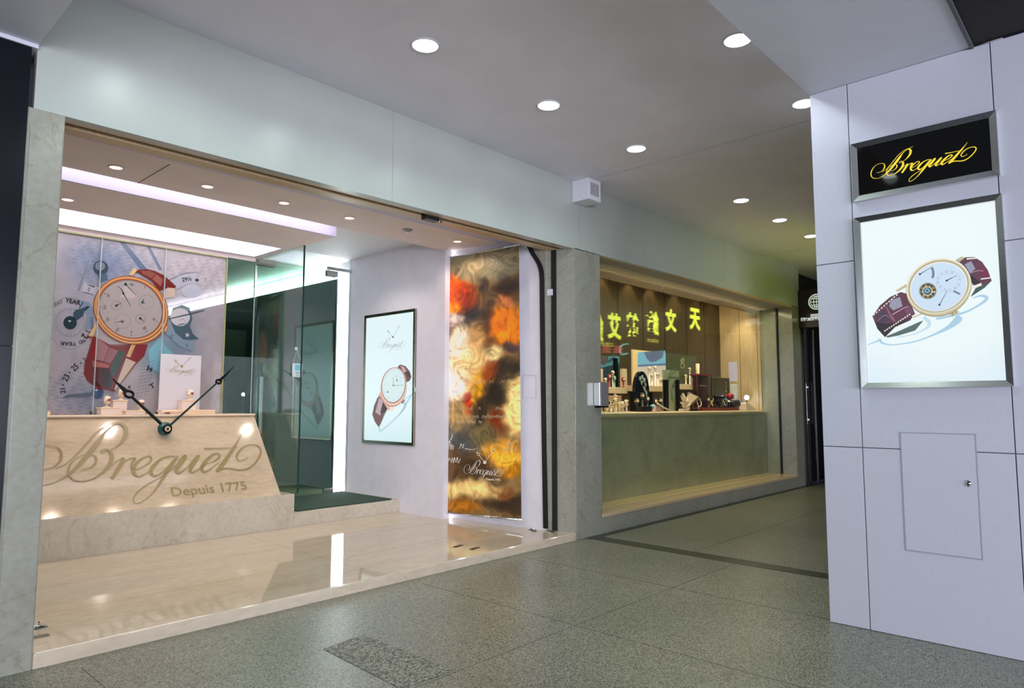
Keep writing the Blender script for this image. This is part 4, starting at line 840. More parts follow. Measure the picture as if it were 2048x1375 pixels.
struct('trim_12', m, mat('flush_hatch_line', (.5, .48, .54), .6))
# floor fittings of the shutter
def fitting(x, y, rz, label, big=False):
    t = thing('floor_bolt_plate', label, 'floor fitting', (x, y, .07), 0, 'steel floor fittings of the shutter')
    m = MB(); m.box(x-.055, x+.055, y-.018, y+.018, .0705, .074); m.build('plate', mat('dull_steel', (.18, .17, .15), .35, 1), t, .001)
    m = MB(); m.box(x-.05, x-.015, y-.012, y+.012, .074, .0745); m.build('slot', BLACK, t)
    if big: m = MB(); m.cyl((x-.04, y, .08), (x+.04, y, .08), .008); m.cyl((x+.02, y, .08), (x+.02, y, .105), .006); m.build('bolt', CHROME, t)
    t.rotation_euler = (0, 0, rz)
fitting(1.04, 4.37, 0, 'steel floor bolt at the far left end of the marble platform', True); fitting(1.01, 4.21, 0, 'flat steel floor plate nearest the left pier')
fitting(4.0, 4.29, .2, 'dark floor slot nearest the banner reflection, left of a pair'); fitting(4.03, 4.12, .2, 'dark floor slot close to the platform edge, right of a pair')
fitting(4.97, 4.30, 1.2, 'steel floor bolt lying at the foot of the banner wall', True); fitting(5.05, 4.15, 1.2, 'small steel plate at the foot of the black guide strips')
# ---------------------------------------------------------------- signs on the column
CF = Pl((4.254, 0, 0), (0, -1, 0), (0, 0, 1))
def frame(m, y0, y1, z0, z1, w_, d):
    # mitred frame with sloping faces; y0<y1
    O = [(y0, z0), (y1, z0), (y1, z1), (y0, z1)]; I = [(y0+w_, z0+w_), (y1-w_, z0+w_), (y1-w_, z1-w_), (y0+w_, z1-w_)]
    for i in range(4):
        j = (i+1) % 4; a_, b_, c_, d_ = O[i], O[j], I[j], I[i]
        m.mesh([(4.254, *a_), (4.254, *b_), (4.254-d, *b_), (4.254-d, *a_), (4.254-d*.8, *c_), (4.254-d*.8, *d_), (4.254, *c_), (4.254, *d_)], [(0, 1, 2, 3), (3, 2, 4, 5), (5, 4, 6, 7), (0, 7, 6, 1), (0, 3, 5, 7), (1, 6, 4, 2)])
t = thing('shop_sign', 'black sign with yellow script lettering in a steel frame high on the grey column', 'sign', (4.254, .825, 2.43))
m = MB(); frame(m, .473, 1.177, 2.430, 2.775, .032, .035); m.build('frame', STEEL, t)
m = MB(); m.box(4.232, 4.25, .505, 1.145, 2.462, 2.743); m.build('black_face', mat('gloss_black', (.001, .001, .001), .04, spec=.35), t)
sp = Pl((4.232, 0, 0), (0, -1, 0), (0, 0, 1)); a = Art(sp, .0008, .0001); a.X = sp.uv; g4 = lambda x, y: (1700+x/6.606, 230+y/6.606)
YL = lin((255, 226, 10))
_p0 = sp.uv(*g4(283, 755)); _p1 = sp.uv(*g4(1662, 470)); _b = sp.uv(*g4(735, 740)); _gb = sp.uv(*g4(865, 858)); _tt = sp.uv(*g4(1497, 372)); a.X = None
# unit-script reference points: left 0, right 1, baseline v=.13, bottom 0, spire .336
def smap(u, v): return (_p0[0]+(_p1[0]-_p0[0])*u, _gb[1]+(_tt[1]-_gb[1])*v/.336)
logo(a, smap, _p1[0]-_p0[0], YL, 1.35)
a.build('script_lettering', print_mat('yellow_glow', .9, .4), t)
t = thing('column_lightbox', 'large backlit poster of a dark-strapped watch in a steel frame on the grey column', 'poster', (4.254, .82, 1.345))
m = MB(); frame(m, .471, 1.175, 1.345, 2.332, .030, .038); m.build('frame', STEEL, t)
kp = Pl((4.244, 0, 0), (0, -1, 0), (0, 0, 1)); a = Art(kp, 0, .00015)
def kc(u, v): return mix(lin((238, 250, 252)), lin((200, 226, 246)), 1.3*(1.75-v)-.25*math.exp(-((u+.8)**2*9)))
grid(a, -1.146, -.501, 1.374, 2.303, 10, 30, kc)
a.X = kp.uv; k5 = lambda x, y: (1730+x/5.978, 480+y/5.978); Pk = lambda pts: [(*k5(p[0], p[1]), p[2]/5.978) if len(p) > 2 else k5(*p) for p in pts]
SH = lin((172, 208, 230)); SH2 = lin((196, 224, 240))
a.line(Pk([(30, 1250, 10), (130, 1215, 16), (180, 1190, 30), (200, 1225, 24), (330, 1250, 14), (600, 1210, 16), (820, 1130, 22), (1000, 1040, 50), (1110, 950, 90), (1140, 910, 50)]), 0, SH)
a.line(Pk([(700, 920, 40), (770, 990, 44), (720, 1060, 24), (560, 1130, 12), (380, 1160, 10)]), 0, SH2); a.line(Pk([(850, 940, 26), (1050, 900, 30), (1200, 860, 26), (1340, 790, 24), (1440, 720, 36), (1450, 680, 40), (1380, 665, 24), (1290, 690, 12)]), 0, SH)
WB, WBD, WBL = lin((92, 46, 66)), lin((34, 22, 32)), lin((150, 150, 172)); WG, WGD, WGL_ = lin((200, 190, 150)), lin((128, 118, 84)), lin((240, 238, 226))
a.poly(Pk([(250, 1150), (420, 1080), (640, 980), (700, 960), (600, 1080), (400, 1140), (270, 1165)]), lin((80, 104, 104))); a.line(Pk([(300, 1115, 9), (490, 1040, 9)]), 0, WGL_, smooth=False)
a.poly(Pk([(1260, 680), (1330, 560), (1400, 520), (1515, 485), (1430, 570)]), lin((60, 84, 80)))
a.poly(Pk([(1090, 240), (1200, 205), (1310, 202), (1400, 260), (1470, 360), (1515, 485), (1440, 530), (1290, 540), (1230, 400)]), WB); a.poly(Pk([(1190, 290), (1270, 250), (1320, 340), (1260, 400)]), WBL); a.poly(Pk([(1200, 300), (1250, 400), (1390, 510), (1290, 530), (1220, 420)]), WBD)
a.poly(Pk([(1390, 300), (1450, 360), (1500, 470), (1420, 440), (1380, 360)]), lin((120, 22, 60))); a.line(Pk([(1270, 390, 6), (1350, 365, 8), (1420, 370, 5)]), 0, lin((190, 140, 170)))
a.line(Pk([(1215, 225, 16), (1335, 215, 14)]), 0, WGL_, smooth=False); a.line(Pk([(1385, 465, 14), (1500, 450, 14)]), 0, WGL_, smooth=False)
a.poly(Pk([(90, 910), (180, 780), (300, 680), (430, 620), (500, 640), (600, 880), (540, 960), (360, 1040), (240, 1160), (150, 1060), (110, 960)]), WB)
a.poly(Pk([(110, 960), (240, 1000), (350, 990), (560, 930), (360, 1040), (240, 1160), (150, 1060)]), WBD); a.poly(Pk([(310, 720), (420, 680), (450, 790), (340, 840), (290, 790)]), WBL); a.poly(Pk([(130, 900), (230, 830), (290, 960), (180, 1000)]), lin((66, 50, 74)))
a.poly(Pk([(470, 800), (540, 790), (590, 870), (490, 900)]), lin((110, 66, 92))); a.line(Pk([(330, 890, 12), (450, 820, 10), (520, 790, 8)]), 0, lin((196, 150, 176))); a.line(Pk([(250, 790, 8), (320, 920, 26), (360, 970, 20)]), 0, lin((140, 96, 118))); a.line(Pk([(140, 980, 5), (230, 900, 10), (300, 930, 5)]), 0, lin((150, 110, 140)))
for k in range(10): s = k/9; a.line(Pk([(105+270*s, 895-230*s), (118+270*s, 880-232*s)]), 2.4, WGL_, smooth=False, up=(k == 0))
for k in range(12): s = k/11; a.line(Pk([(232+295*s, 1090-195*s), (248+295*s, 1078-195*s)]), 2.4, WGL_, smooth=False, up=False)
a.poly(Pk([(370, 600), (495, 525), (510, 555), (390, 620)]), WG); a.poly(Pk([(1085, 232), (1160, 195), (1190, 215), (1130, 260)]), WG); a.poly(Pk([(1275, 560), (1390, 510), (1400, 540), (1260, 600)]), WGL_); a.poly(Pk([(560, 905), (680, 855), (710, 880), (590, 955)]), WGL_); a.line(Pk([(575, 925), (700, 872)]), 1, WGD, smooth=False)
a.poly(Pk([(1000, 880), (1095, 830), (1130, 860), (1040, 915)]), WG); a.line(Pk([(1040, 860, 10), (1060, 900, 10)]), 0, WGD, smooth=False); a.line(Pk([(1075, 845, 8), (1095, 880, 8)]), 0, WGD, smooth=False)
Ek = lambda dx, dy, p, q: Pk(ell(885+dx, 560+dy, p, q, -20, n=90))
a.poly(Ek(0, 8, 398, 340), WGD); a.poly(Ek(0, 0, 396, 340), WG); a.poly(Ek(-2, -14, 390, 326), WGL_); a.poly(Ek(-2, -8, 376, 312), WG); a.poly(Ek(-2, -6, 360, 298), lin((170, 158, 120))); a.poly(Ek(-2, -4, 350, 290), WGL_); a.poly(Ek(-2, 0, 338, 280), lin((206, 226, 246)))
a.ring(Pk(ell(1000, 490, 145, 125, -10)), Pk(ell(1000, 490, 142, 122, -10)), lin((150, 176, 200))); a.ring(Pk(ell(1000, 490, 108, 94, -10)), Pk(ell(1000, 490, 106, 92, -10)), lin((160, 186, 206)))
for k in range(12): th = radians(k*30-70); x, y_ = 1000+125*cos(th), 490+108*sin(th); a.text(RN[k], *k5(x, y_), 3.2, lin((70, 86, 104)), k*30+20, sq=.7, up=(k == 0))
a.line(Pk(ell(690, 400, 130, 130, n=14, a0=-35, a1=25)), 5, lin((110, 130, 150)), smooth=False); a.poly(Pk([(1070, 600), (1150, 640), (1130, 655), (1050, 615)]), lin((110, 130, 140)))
for p, q in (((980, 485), (1100, 425)), ((660, 408), (790, 330)), ((893, 775), (990, 600)), ((980, 485), (1040, 450))): a.line(Pk([(*p, 9), (*q, 4)]), 0, lin((44, 60, 80)), smooth=False); a.poly(Pk(ell(*p, 14, 12, n=16)), lin((44, 60, 80)))
a.poly(Pk(ell(755, 610, 112, 102)), lin((190, 200, 200))); a.poly(Pk(ell(755, 608, 98, 92)), lin((72, 62, 40)))
for k in range(9):
    th = radians(k*40+10); a.poly(Pk([(755+20*cos(th), 608+20*sin(th)), (755+92*cos(th-.2), 608+86*sin(th-.2)), (755+92*cos(th+.2), 608+86*sin(th+.2))]), (lin((210, 206, 184)), lin((120, 150, 160)), lin((190, 160, 90)))[k % 3], up=False)
a.ring(Pk(ell(750, 610, 62, 56)), Pk(ell(750, 610, 52, 46)), lin((220, 214, 190))); a.poly(Pk(ell(745, 605, 34, 30)), lin((110, 170, 204))); a.poly(Pk(ell(745, 605, 12, 11, n=16)), lin((40, 80, 110)))
a.X = None; a.build('backlit_picture', INKL, t)
# white ventilated box under the ceiling
t = thing('ceiling_vent_box', 'small white louvred box fixed where the fascia meets the walkway ceiling', 'vent box', (5.30, 3.85, 3.30))
P0 = Vector((5.19, 3.94)); m = MB(); X = [5.13, 5.35]; m.box(5.135, 5.335, 3.74, 3.938, 3.19, 3.398); m.build('housing', WHITE, t, .006)
m = MB()
for i in range(5): m.box(5.17+i*.027, 5.180+i*.027, 3.737, 3.741, 3.235, 3.355)
m.build('louvre_slot', mat('slot_grey', (.15, .15, .17), .6), t)
# intercom box on the middle pier
p = on(1192, 790, 1, 3.9); t = thing('intercom_box', 'grey metal intercom box on the marble pier beside the lit window', 'intercom', (5.53, 3.9, 1.35))
m = MB(); m.box(5.475, 5.605, 3.86, 3.938, 1.235, 1.47); m.build('housing', mat('grey_enamel', (.20, .19, .20), .4), t, .006)
m = MB(); m.box(5.458, 5.474, 3.865, 3.938, 1.24, 1.465); m.build('polished_side', CHROME, t, .004)
m = MB(); m.box(5.47, 5.60, 3.862, 3.936, 1.222, 1.236); m.build('base', HBLK, t)
# ---------------------------------------------------------------- second display window
WR = 10.70
m = MB(); m.box(5.59, WR+.02, 3.94, 4.42, 0, .155); struct('wall_window_base', m, MARBP, .002)
m = MB(); m.box(5.59, WR+.02, 3.935, 4.42, .155, .19); struct('trim_13', m, mat('lit_beige_ledge', (.66, .50, .30), .3), .006)
m = MB(); m.box(5.59, WR, 4.40, 4.46, .19, 1.105); struct('wall_window_apron', m, marble('apron_marble', (.50, .44, .31), (.42, .37, .26), (.56, .50, .37), .10, grain=30, vein=.35))
m = MB(); m.box(5.59, WR, 4.36, 5.13, 1.105, 1.165); struct('trim_14', m, mat('sill_stone', (.66, .50, .32), .3), .022)
m = MB(); m.box(5.5, WR+.1, 5.13, 5.2, 1.0, 3.15); 
for x in (7.24, 7.68, 8.307, 8.902, 9.569, 10.15): m.box(x, x+.008, 5.127, 5.131, 1.165, 3.1, 1)
struct('wall_window_back', m, [WOODD, BLACK])
m = MB(); m.box(WR, WR+.02, 4.45, 5.13, 1.165, 3.1)
for y in (4.497, 4.788): m.box(WR-.001, WR+.01, y, y+.006, 1.165, 3.1, 1)
struct('wall_window_side', m, [WOODB, BLACK])
m = MB(); m.box(5.5, 5.585, 4.25, 5.2, 0, 3.1); struct('wall_window_left', m, WOODD)
m = MB(); m.box(WR-.002, WR+.03, 4.16, 4.19, .19, 2.8); t = m.build('glass_channel', BLACK); tag(t, 'black vertical channel holding the right edge of the big display window glass', 'channel')
m = MB(); m.box(5.59, WR, 4.0, 4.25, 2.765, 2.9); m.box(5.59, WR, 4.25, 4.60, 2.755, 2.9, 1); m.box(5.59, WR, 4.60, 4.63, 2.74, 3.12, 2); m.box(5.59, WR, 4.63, 5.13, 3.10, 3.14, 1); m.box(5.59, WR+.3, 3.945, 4.0, 2.762, 2.9, 2)
struct('ceiling_window', m, [mat('grey_shadow_gap', (.30, .28, .27), .5), mat('pinkish_soffit', (.58, .48, .42), .5), WOODB])
m = MB(); m.box(5.592, WR-.002, 4.168, 4.178, .195, 2.765); o = m.build('window_1', WGL); o['kind'] = 'structure'
for i, x in enumerate((6.7, 7.3, 7.95, 8.5, 9.2, 9.9, 10.4)):
    spot('window_spot', (x, 4.98, 3.08), (22, 24, 24, 24, 20, 8, 6)[i], (1, .72, .42), 78, .35, .02, (x, 5.06, 1.5))
    spot('window_spot', (x, 4.70, 3.04), 62, (1, .78, .54), 72, .6, .03, (x+.05, 4.68, 1.0))
spot('window_side_wash', (9.7, 4.75, 2.9), 24, (1, .74, .48), 110, .7, .05, (10.7, 4.8, 1.9))
area('ledge_fill', (8.1, 4.28, 2.73), (8.1, 4.28, 0), 4.8, .10, 34, (1, .82, .55))  # unseen area light added to brighten the window ledge
SZ = 1.1655
def W(px, py, y): return on(px, py, 1, y)
# back shelves
for (xa, xb, yt, yb_, lab) in ((1196, 1255, 774, 784, 'left'), (1277, 1331, 771, 783, 'middle'), (1357, 1396, 768, 779, 'right')):
    A = W(xa, yt, 4.92); Bq = W(xb, yb_, 4.92); zz = W((xa+xb)/2, yt, 4.92).z
    m = MB(); m.box(A.x, Bq.x, 4.92, 5.125, zz-.075, zz); o = m.build('wall_shelf', CREAML, None, .003); tag(o, 'beige shelf at the %s of the window display back wall' % lab, 'shelf', 'back wall shelves'); 
SH_L, SH_M, SH_R = [W(x, y, 4.92).z+.0 for x, y in ((1225, 774), (1304, 771), (1376, 768))]
def panel(name, c4_, y, th, m_, label, cat, bev=.002, group=None):
    x0, x1 = c4_[0], c4_[1]; A = W(x0, c4_[2], y); Bq = W(x1, c4_[2], y); z0 = W((x0+x1)/2, c4_[3], y).z; z1 = (A.z+Bq.z)/2
    t = thing(name, label, cat, ((A.x+Bq.x)/2, y+th/2, z0), 0, group); mm = MB(); mm.box(A.x, Bq.x, y, y+th, z0, z1); mm.build('panel', m_, t, bev); return t, A.x, Bq.x, z0, z1
# lit niche with blue poster
t, x0, x1, z0, z1 = panel('lit_niche', (1265, 1331, 702, 771), 5.10, .025, mat('tan_niche', (.62, .44, .22), .5, emit=.25, ecol=(1, .75, .4)), 'tan lit niche panel with a blue sea poster above the middle shelf', 'niche')
a = Art(Pl((0, 5.10, 0), (1, 0, 0), (0, 0, 1)), .002, .0004); a.X = a.pl.uv; r1 = lambda x, y: (1195+x/9.167, 690+y/9.167)
a.poly([r1(*p) for p in ((738, 130), (1235, 95), (1248, 370), (735, 395))], lin((130, 190, 220))); a.poly([r1(*p) for p in ((845, 125), (1215, 95), (1190, 220), (1060, 300), (960, 310), (900, 240))], lin((96, 108, 140))); a.poly([r1(*p) for p in ((738, 360), (1245, 330), (1248, 372), (735, 395))], lin((90, 120, 160))); a.poly([r1(*p) for p in ((735, 395), (1248, 372), (1235, 740), (735, 745))], lin((236, 206, 186)))
a.line([r1(1000, 190), r1(1040, 220)], .8, lin((40, 50, 80))); a.line([r1(1010, 160), r1(1060, 165)], .8, lin((40, 50, 80)))
a.X = None; a.build('poster_print', INKL, t)
t, x0, x1, z0, z1 = panel('sea_poster', (1196, 1240, 712, 772), 5.09, .03, mat('navy_panel', (.02, .05, .09), .4), 'dark blue sea poster with a wave shape above the left shelf', 'poster')
a = Art(Pl((0, 5.09, 0), (1, 0, 0), (0, 0, 1)), .002, .0004); a.X = a.pl.uv
a.poly([r1(*p) for p in ((50, 200), (400, 200), (400, 330), (55, 420))], lin((80, 140, 165))); a.poly([r1(*p) for p in ((50, 190), (200, 200), (190, 280), (110, 370), (55, 340))], lin((84, 84, 92))); a.poly([r1(*p) for p in ((140, 330), (270, 215), (330, 215), (250, 300))], lin((40, 80, 110)))
a.X = None; a.build('poster_print', INKB, t)
for xa, xb, lab in ((1201, 1206, 'left'), (1246, 1254, 'right')):
    t, *_ = panel('display_post', (xa, xb, 737, 774), 5.0, .05, CREAML, 'upright cream post at the %s end of the left shelf' % lab, 'display post', group='cream shelf posts')
t, *_ = panel('black_post', (1231, 1236, 716, 773), 4.98, .04, HBLK, 'tall thin black post in front of the dark blue poster', 'display post')
t, *_ = panel('green_poster', (1331, 1393, 709, 770), 5.10, .02, mat('dim_green', (.05, .07, .045), .3), 'dim green poster with a small pale crest above the right shelf', 'poster')
a = Art(Pl((0, 5.10, 0), (1, 0, 0), (0, 0, 1)), .002, .0004); a.X = a.pl.uv; r2 = lambda x, y: (1360+x/9.167, 690+y/9.167)
a.poly([r2(*p) for p in ((0, 260), (60, 215), (80, 250), (70, 320), (10, 330))], lin((120, 140, 90))); a.ring([r2(*p) for p in ell(45, 375, 45, 50)], [r2(*p) for p in ell(45, 375, 30, 34)], lin((150, 160, 120))); a.X = None; a.build('crest_print', INKB, t)
# wall sign lettering boxes low at the left
t, x0, x1, z0, z1 = panel('gold_name_board', (1211, 1243, 790, 821), 4.98, .03, CREAML, 'cream board with a tiny printed line behind the leftmost watches', 'display board')
a = Art(Pl((0, 4.98, 0), (1, 0, 0), (0, 0, 1)), .002, .0004); a.poly([(x0+.08, z1-.09), (x1-.08, z1-.09), (x1-.08, z1-.10), (x0+.08, z1-.10)], lin((120, 90, 40))); a.build('print', INKB, t)
# black arched stand
y = 4.76; A = W(1269, 828, y); Bq = W(1302, 828, y); xm = (A.x+Bq.x)/2; zt = W(1285, 742, y).z; r = (Bq.x-A.x)*.42; zc0 = zt-r*1.5
t = thing('arched_stand', 'tall glossy black arch-topped display stand at the left of the window counter', 'display stand', (xm, y+.03, SZ))
m = MB(); P = [(xm-r, y, SZ), (xm+r, y, SZ)]+[(xm+r*cos(pi*k/24), y, zc0+1.5*r*sin(pi*k/24)) for k in range(25)]; m.prism(P, (0, .05, 0)); m.build('arch_panel', mat('gloss_navy', (.004, .006, .014), .08), t, .004)
for s_ in (-1, 1): m = MB(); m.box(xm+s_*(r+.035)-.018, xm+s_*(r+.035)+.018, y-.02, y+.05, SZ, zc0-.02); m.build('side_post', HBLK, t, .003)
m = MB()
for k, (u, v, q) in enumerate(((-.3, .9, .035), (0, 1.05, .03), (.25, .8, .04), (-.1, .6, .03), (.45, .45, .03), (.3, .15, .03))): m.lathe((xm+u*r, y-.001, zc0+v*r), [(q, 0), (q*.6, .006), (q*.2, .009)], (0, -1, 0), 6)
m.prism([(xm-.1*r, y-.003, zc0+.5*r), (xm+.7*r, y-.003, zc0-.1*r), (xm+.62*r, y-.003, zc0-.5*r)], (0, .002, 0))
m.build('faceted_ornament', mat('grey_glass', (.35, .42, .38), .08), t)
# clock printed panel between posts
y = 4.74; t, x0, x1, z0, z1 = panel('printed_clock_board', (1328, 1358, 740, 823), y, .03, mat('sage_panel', (.36, .40, .26), .35), 'pale green display panel printed with a clock face quarter between two black posts', 'display panel')
a = Art(Pl((0, y, 0), (1, 0, 0), (0, 0, 1)), .002, .0004); ww = x1-x0; cg = lin((96, 108, 70))
for rr in (.95, .84, .55): a.line([(x1+rr*ww*cos(th), z0+(z1-z0)*.40+rr*ww*sin(th)) for th in [radians(d) for d in range(95, 200, 8)]], .012, cg)
a.text('V', x0+ww*.55, z0+(z1-z0)*.62, .07, cg, -60); a.text('VI', x0+ww*.5, z0+(z1-z0)*.3, .07, cg, 30); a.poly([(x0+ww*.3, z1-.09), (x1-.02, z1-.09), (x1-.02, z1-.105), (x0+ww*.3, z1-.105)], cg)
a.line([(x0+ww*.5, z1-.07), (x0+ww*.5, z1-.03)], .008, cg); a.build('print', INKB, t)
for xa, xb, s_ in ((1330, 1337, 'left'), (1355, 1359, 'right')): panel('black_post', (xa, xb, 759, 823), y-.05, .035, HBLK, 'short black post at the %s of the pale green clock panel' % s_, 'display post')
# red plinth
y = 4.84; t, x0, x1, z0, z1 = panel('maroon_pedestal', (1394, 1416, 751, 822), y, .07, mat('gloss_maroon', (.05, .006, .008), .12), 'dark maroon pedestal with a flat red top slab on the window counter', 'pedestal')
m = MB(); m.box(x0-.045, x1+.045, y-.04, y+.10, z1, z1+.022); m.build('top_slab', mat('red_lacquer', (.22, .01, .015), .2), t, .003)
a = Art(Pl((0, y, 0), (1, 0, 0), (0, 0, 1)), .002, .0004); a.poly([(x0+.07, z1-.14), (x1-.05, z1-.14), (x1-.05, z1-.16), (x0+.07, z1-.16)], lin((120, 110, 110))); a.build('print', INKB, t)
q = W(1396, 770, 5.0); m = MB(); m.cyl((q.x, 5.0, q.z), (q.x, 5.0, W(1396, 727, 5.0).z), .028, 24); m.build('white_column', CREAML, None); 
tag(bpy.data.objects['white_column'], 'plain white cylindrical post standing on the right shelf', 'display post')
# framed dark panel
y = 4.84; t, x0, x1, z0, z1 = panel('framed_panel', (1424, 1457, 756, 815), y, .02, mat('dark_green_glass', (.012, .02, .014), .1), 'dark framed panel with a vertical line of gold characters near the right wall', 'display panel')
m = MB(); e = .012; m.box(x0-e, x0, y-.01, y+.02, z0, z1+e); m.box(x1, x1+e, y-.01, y+.02, z0, z1+e); m.box(x0, x1, y-.01, y+.02, z1, z1+e); m.build('frame', mat('olive_metal', (.35, .33, .2), .3, 1), t)
a = Art(Pl((0, y, 0), (1, 0, 0), (0, 0, 1)), .002, .0004)
for k in range(6): a.text('天文鐘錶世家'[k], x1-.1, z1-.07-k*.062, .045, lin((190, 170, 110)), up=(k == 0))
a.build('print', INKB, t)
# sheets on the side wall
SWp = Pl((WR-.002, 0, 0), (0, -1, 0), (0, 0, 1))
for nm, c_, col, lab in (('wall_calendar', (1457, 1475, 724, 762), (.66, .64, .86), 'pale violet calendar sheet of rows of dots on the beige side wall'), ('notice_sheet', (1461, 1476, 768, 808), (.85, .88, .95), 'white notice with handwriting below the violet calendar sheet')):
    pa = SWp.uv(c_[0], c_[2]); pb = SWp.uv(c_[1], c_[3]); m = MB(); m.box(WR-.006, WR-.002, -pb[0], -pa[0], pb[1], pa[1])
    o = m.build(nm, mat(nm, col, .5)); tag(o, lab, 'sheet'); a = Art(Pl((WR-.006, 0, 0), (0, -1, 0), (0, 0, 1)), .001, .0002); rr_ = random.Random(3)
    for i in range(5 if 'cal' in nm else 3):
        for j in range(11):
            u = pa[0]+(pb[0]-pa[0])*(i+.5)/(5 if 'cal' in nm else 3); v = pa[1]+(pb[1]-pa[1])*(j+.8)/12
            a.poly(ell(u, v, .008, .009, n=8) if 'cal' in nm else [(u-.02, v), (u+.02*rr_.random(), v+.004), (u+.02, v-.008)], lin((196, 196, 250)) if 'cal' in nm else lin((60, 70, 110)), up=False)
    a.build('print', INKB, o)
# little cool spot lamp at the right end
y = 4.66; q = W(1492, 793, y); t = thing('mini_spot_lamp', 'tiny bright white spotlight on a stem at the right end of the window counter', 'lamp', (q.x, y, SZ))
m = MB(); m.cyl((q.x+.02, y, SZ), (q.x+.02, y, q.z-.02), .006, 10); m.lathe((q.x+.02, y, SZ), [(.04, 0), (.04, .01), (.012, .02)], (0, 0, 1), 20); m.build('stem', HBLK, t)
m = MB(); m.lathe((q.x+.02, y, q.z), [(.02, -.03), (.035, .0), (.04, .05)], (-1, -.5, -.3), 20); m.build('lamp_head', CHROME, t)
m = MB(); m.lathe(Vector((q.x+.02, y, q.z))+Vector((-1, -.5, -.3)).normalized()*.05, [(.038, 0), (.03, .006)], (-1, -.5, -.3), 20); m.build('bulb', emis('tiny_bulb', (.9, .88, 1), 14), t)
pointl('bulb_light', q+Vector((-.1, -.05, -.04)), 1.2, (.85, .85, 1), .02)
t, *_ = panel('small_grey_box', (1477, 1486, 800, 818), 4.7, .05, mat('slate_box', (.08, .09, .10), .4), 'small slate grey box behind the tiny spotlight', 'box')
q = W(1494, 818, 4.6); t = thing('white_cushion', 'long white wedge cushion lying at the far right of the window counter', 'cushion', (q.x, 4.6, SZ))
m = MB(); a0 = W(1480, 818, 4.6).x; a1 = W(1505, 818, 4.6).x; m.prism([(a0, 4.5, SZ), (a1, 4.5, SZ), (a1-.1, 4.5, SZ+.03), (a0+.04, 4.5, SZ+.12), (a0, 4.5, SZ+.11)], (0, .12, 0)); m.build('wedge', CREAM2, t, .01)
# tray with bangles
xa, xb = W(1398, 820, 4.62).x, W(1471, 820, 4.62).x
t = thing('red_tray', 'long low dark red tray holding a row of watches on the window counter', 'tray', ((xa+xb)/2, 4.65, SZ)); m = MB(); m.box(xa, xb, 4.56, 4.74, SZ+.0005, SZ+.04); m.build('tray', mat('deep_red', (.16, .008, .008), .3), t, .006)
m = MB(); m.box(xa+.02, xb-.02, 4.58, 4.72, SZ+.04, SZ+.046); m.build('felt', mat('dark_felt', (.03, .003, .004), .9), t)
def ring_watch(px, py, y, R, label, tilt=.5, col=GOLD, face=HBLK, zb=None):
    q = W(px, py, y); zb = SZ+.046 if zb is None else zb; t = thing('wristwatch', label, 'watch', (q.x, y, zb), 0, 'watches lying in the window display')
    m = MB(); c = Vector((q.x, y, zb+R)); nv_, w_ = 32, R*.28
    ax = Vector((cos(tilt), -sin(tilt), 0)); u = Vector((0, 0, 1)); v = ax.cross(u); V = []
    for h in (-w_, w_):
        for rr in (R, R*.88): V += [c+ax*h+(u*cos(2*pi*k/nv_)+v*sin(2*pi*k/nv_))*rr for k in range(nv_)]
    F = []
    for k in range(nv_): k2 = (k+1) % nv_; F += [(k, k2, nv_+k2, nv_+k), (2*nv_+k, 2*nv_+k2, 3*nv_+k2, 3*nv_+k), (k, k2, 2*nv_+k2, 2*nv_+k), (nv_+k, nv_+k2, 3*nv_+k2, 3*nv_+k)]
    m.mesh(V, F, 0, None, True); m.build('bracelet', col, t)
    d = (u*.75-v*.66) if (u*.75-v*.66).y < 0 else (u*.75+v*.66); d.normalize()
    m = MB(); m.lathe(c+d*R*.97, [(R*.46, 0), (R*.5, R*.05), (R*.5, R*.14), (R*.42, R*.2)], d, 24); m.build('case', col, t)
    m = MB(); m.lathe(c+d*R*1.165, [(R*.40, 0), (R*.39, R*.02)], d, 20); m.build('dial', face, t); return t
ring_watch(1424, 812, 4.62, .062, 'gold bangle watch seen ring-on at the left end of the red tray', 1.2)
ring_watch(1436, 812, 4.64, .058, 'second gold watch on the red tray, right of the ring-on bangle', .4, STRAPK); ring_watch(1446, 812, 4.64, .055, 'third watch on the red tray, gold rim on black', .5, GOLD); ring_watch(1455, 812, 4.65, .05, 'fourth watch on the red tray, smallest and darkest', .5, STRAPK, DIALW)
m = MB(); q = W(1467, 814, 4.64); m.cyl((q.x-.10, 4.64, SZ+.106), (q.x+.06, 4.60, SZ+.106), .058, 28); t = thing('black_roll', 'fat black display roll with a gold disc end on the red tray', 'display roll', (q.x, 4.64, SZ+.046)); m.build('roll', mat('black_satin', (.012, .006, .008), .5), t)
m = MB(); m.lathe((q.x+.06, 4.60, SZ+.106), [(.03, 0), (.028, .006), (.012, .008)], (.97, -.22, 0), 24); m.build('gold_disc', GOLD, t)
m = MB(); m.lathe((W(1463, 803, 4.66).x, 4.68, SZ+.215), [(.02, -.05), (.055, -.03), (.06, 0), (.05, .03), (.02, .05)], (0, 0, 1), 24); 
o = m.build('red_ball', mat('red_gloss', (.35, .02, .03), .15)); tag(o, 'round glossy red ornament above the black roll', 'ornament')
m = MB(); m.box(W(1443, 800, 4.74).x, W(1458, 800, 4.74).x, 4.745, 4.80, SZ+.047, SZ+.22); o = m.build('black_box', mat('matt_black_box', (.008, .003, .004), .5), None, .004); tag(o, 'small black box at the foot of the dark framed panel', 'box')
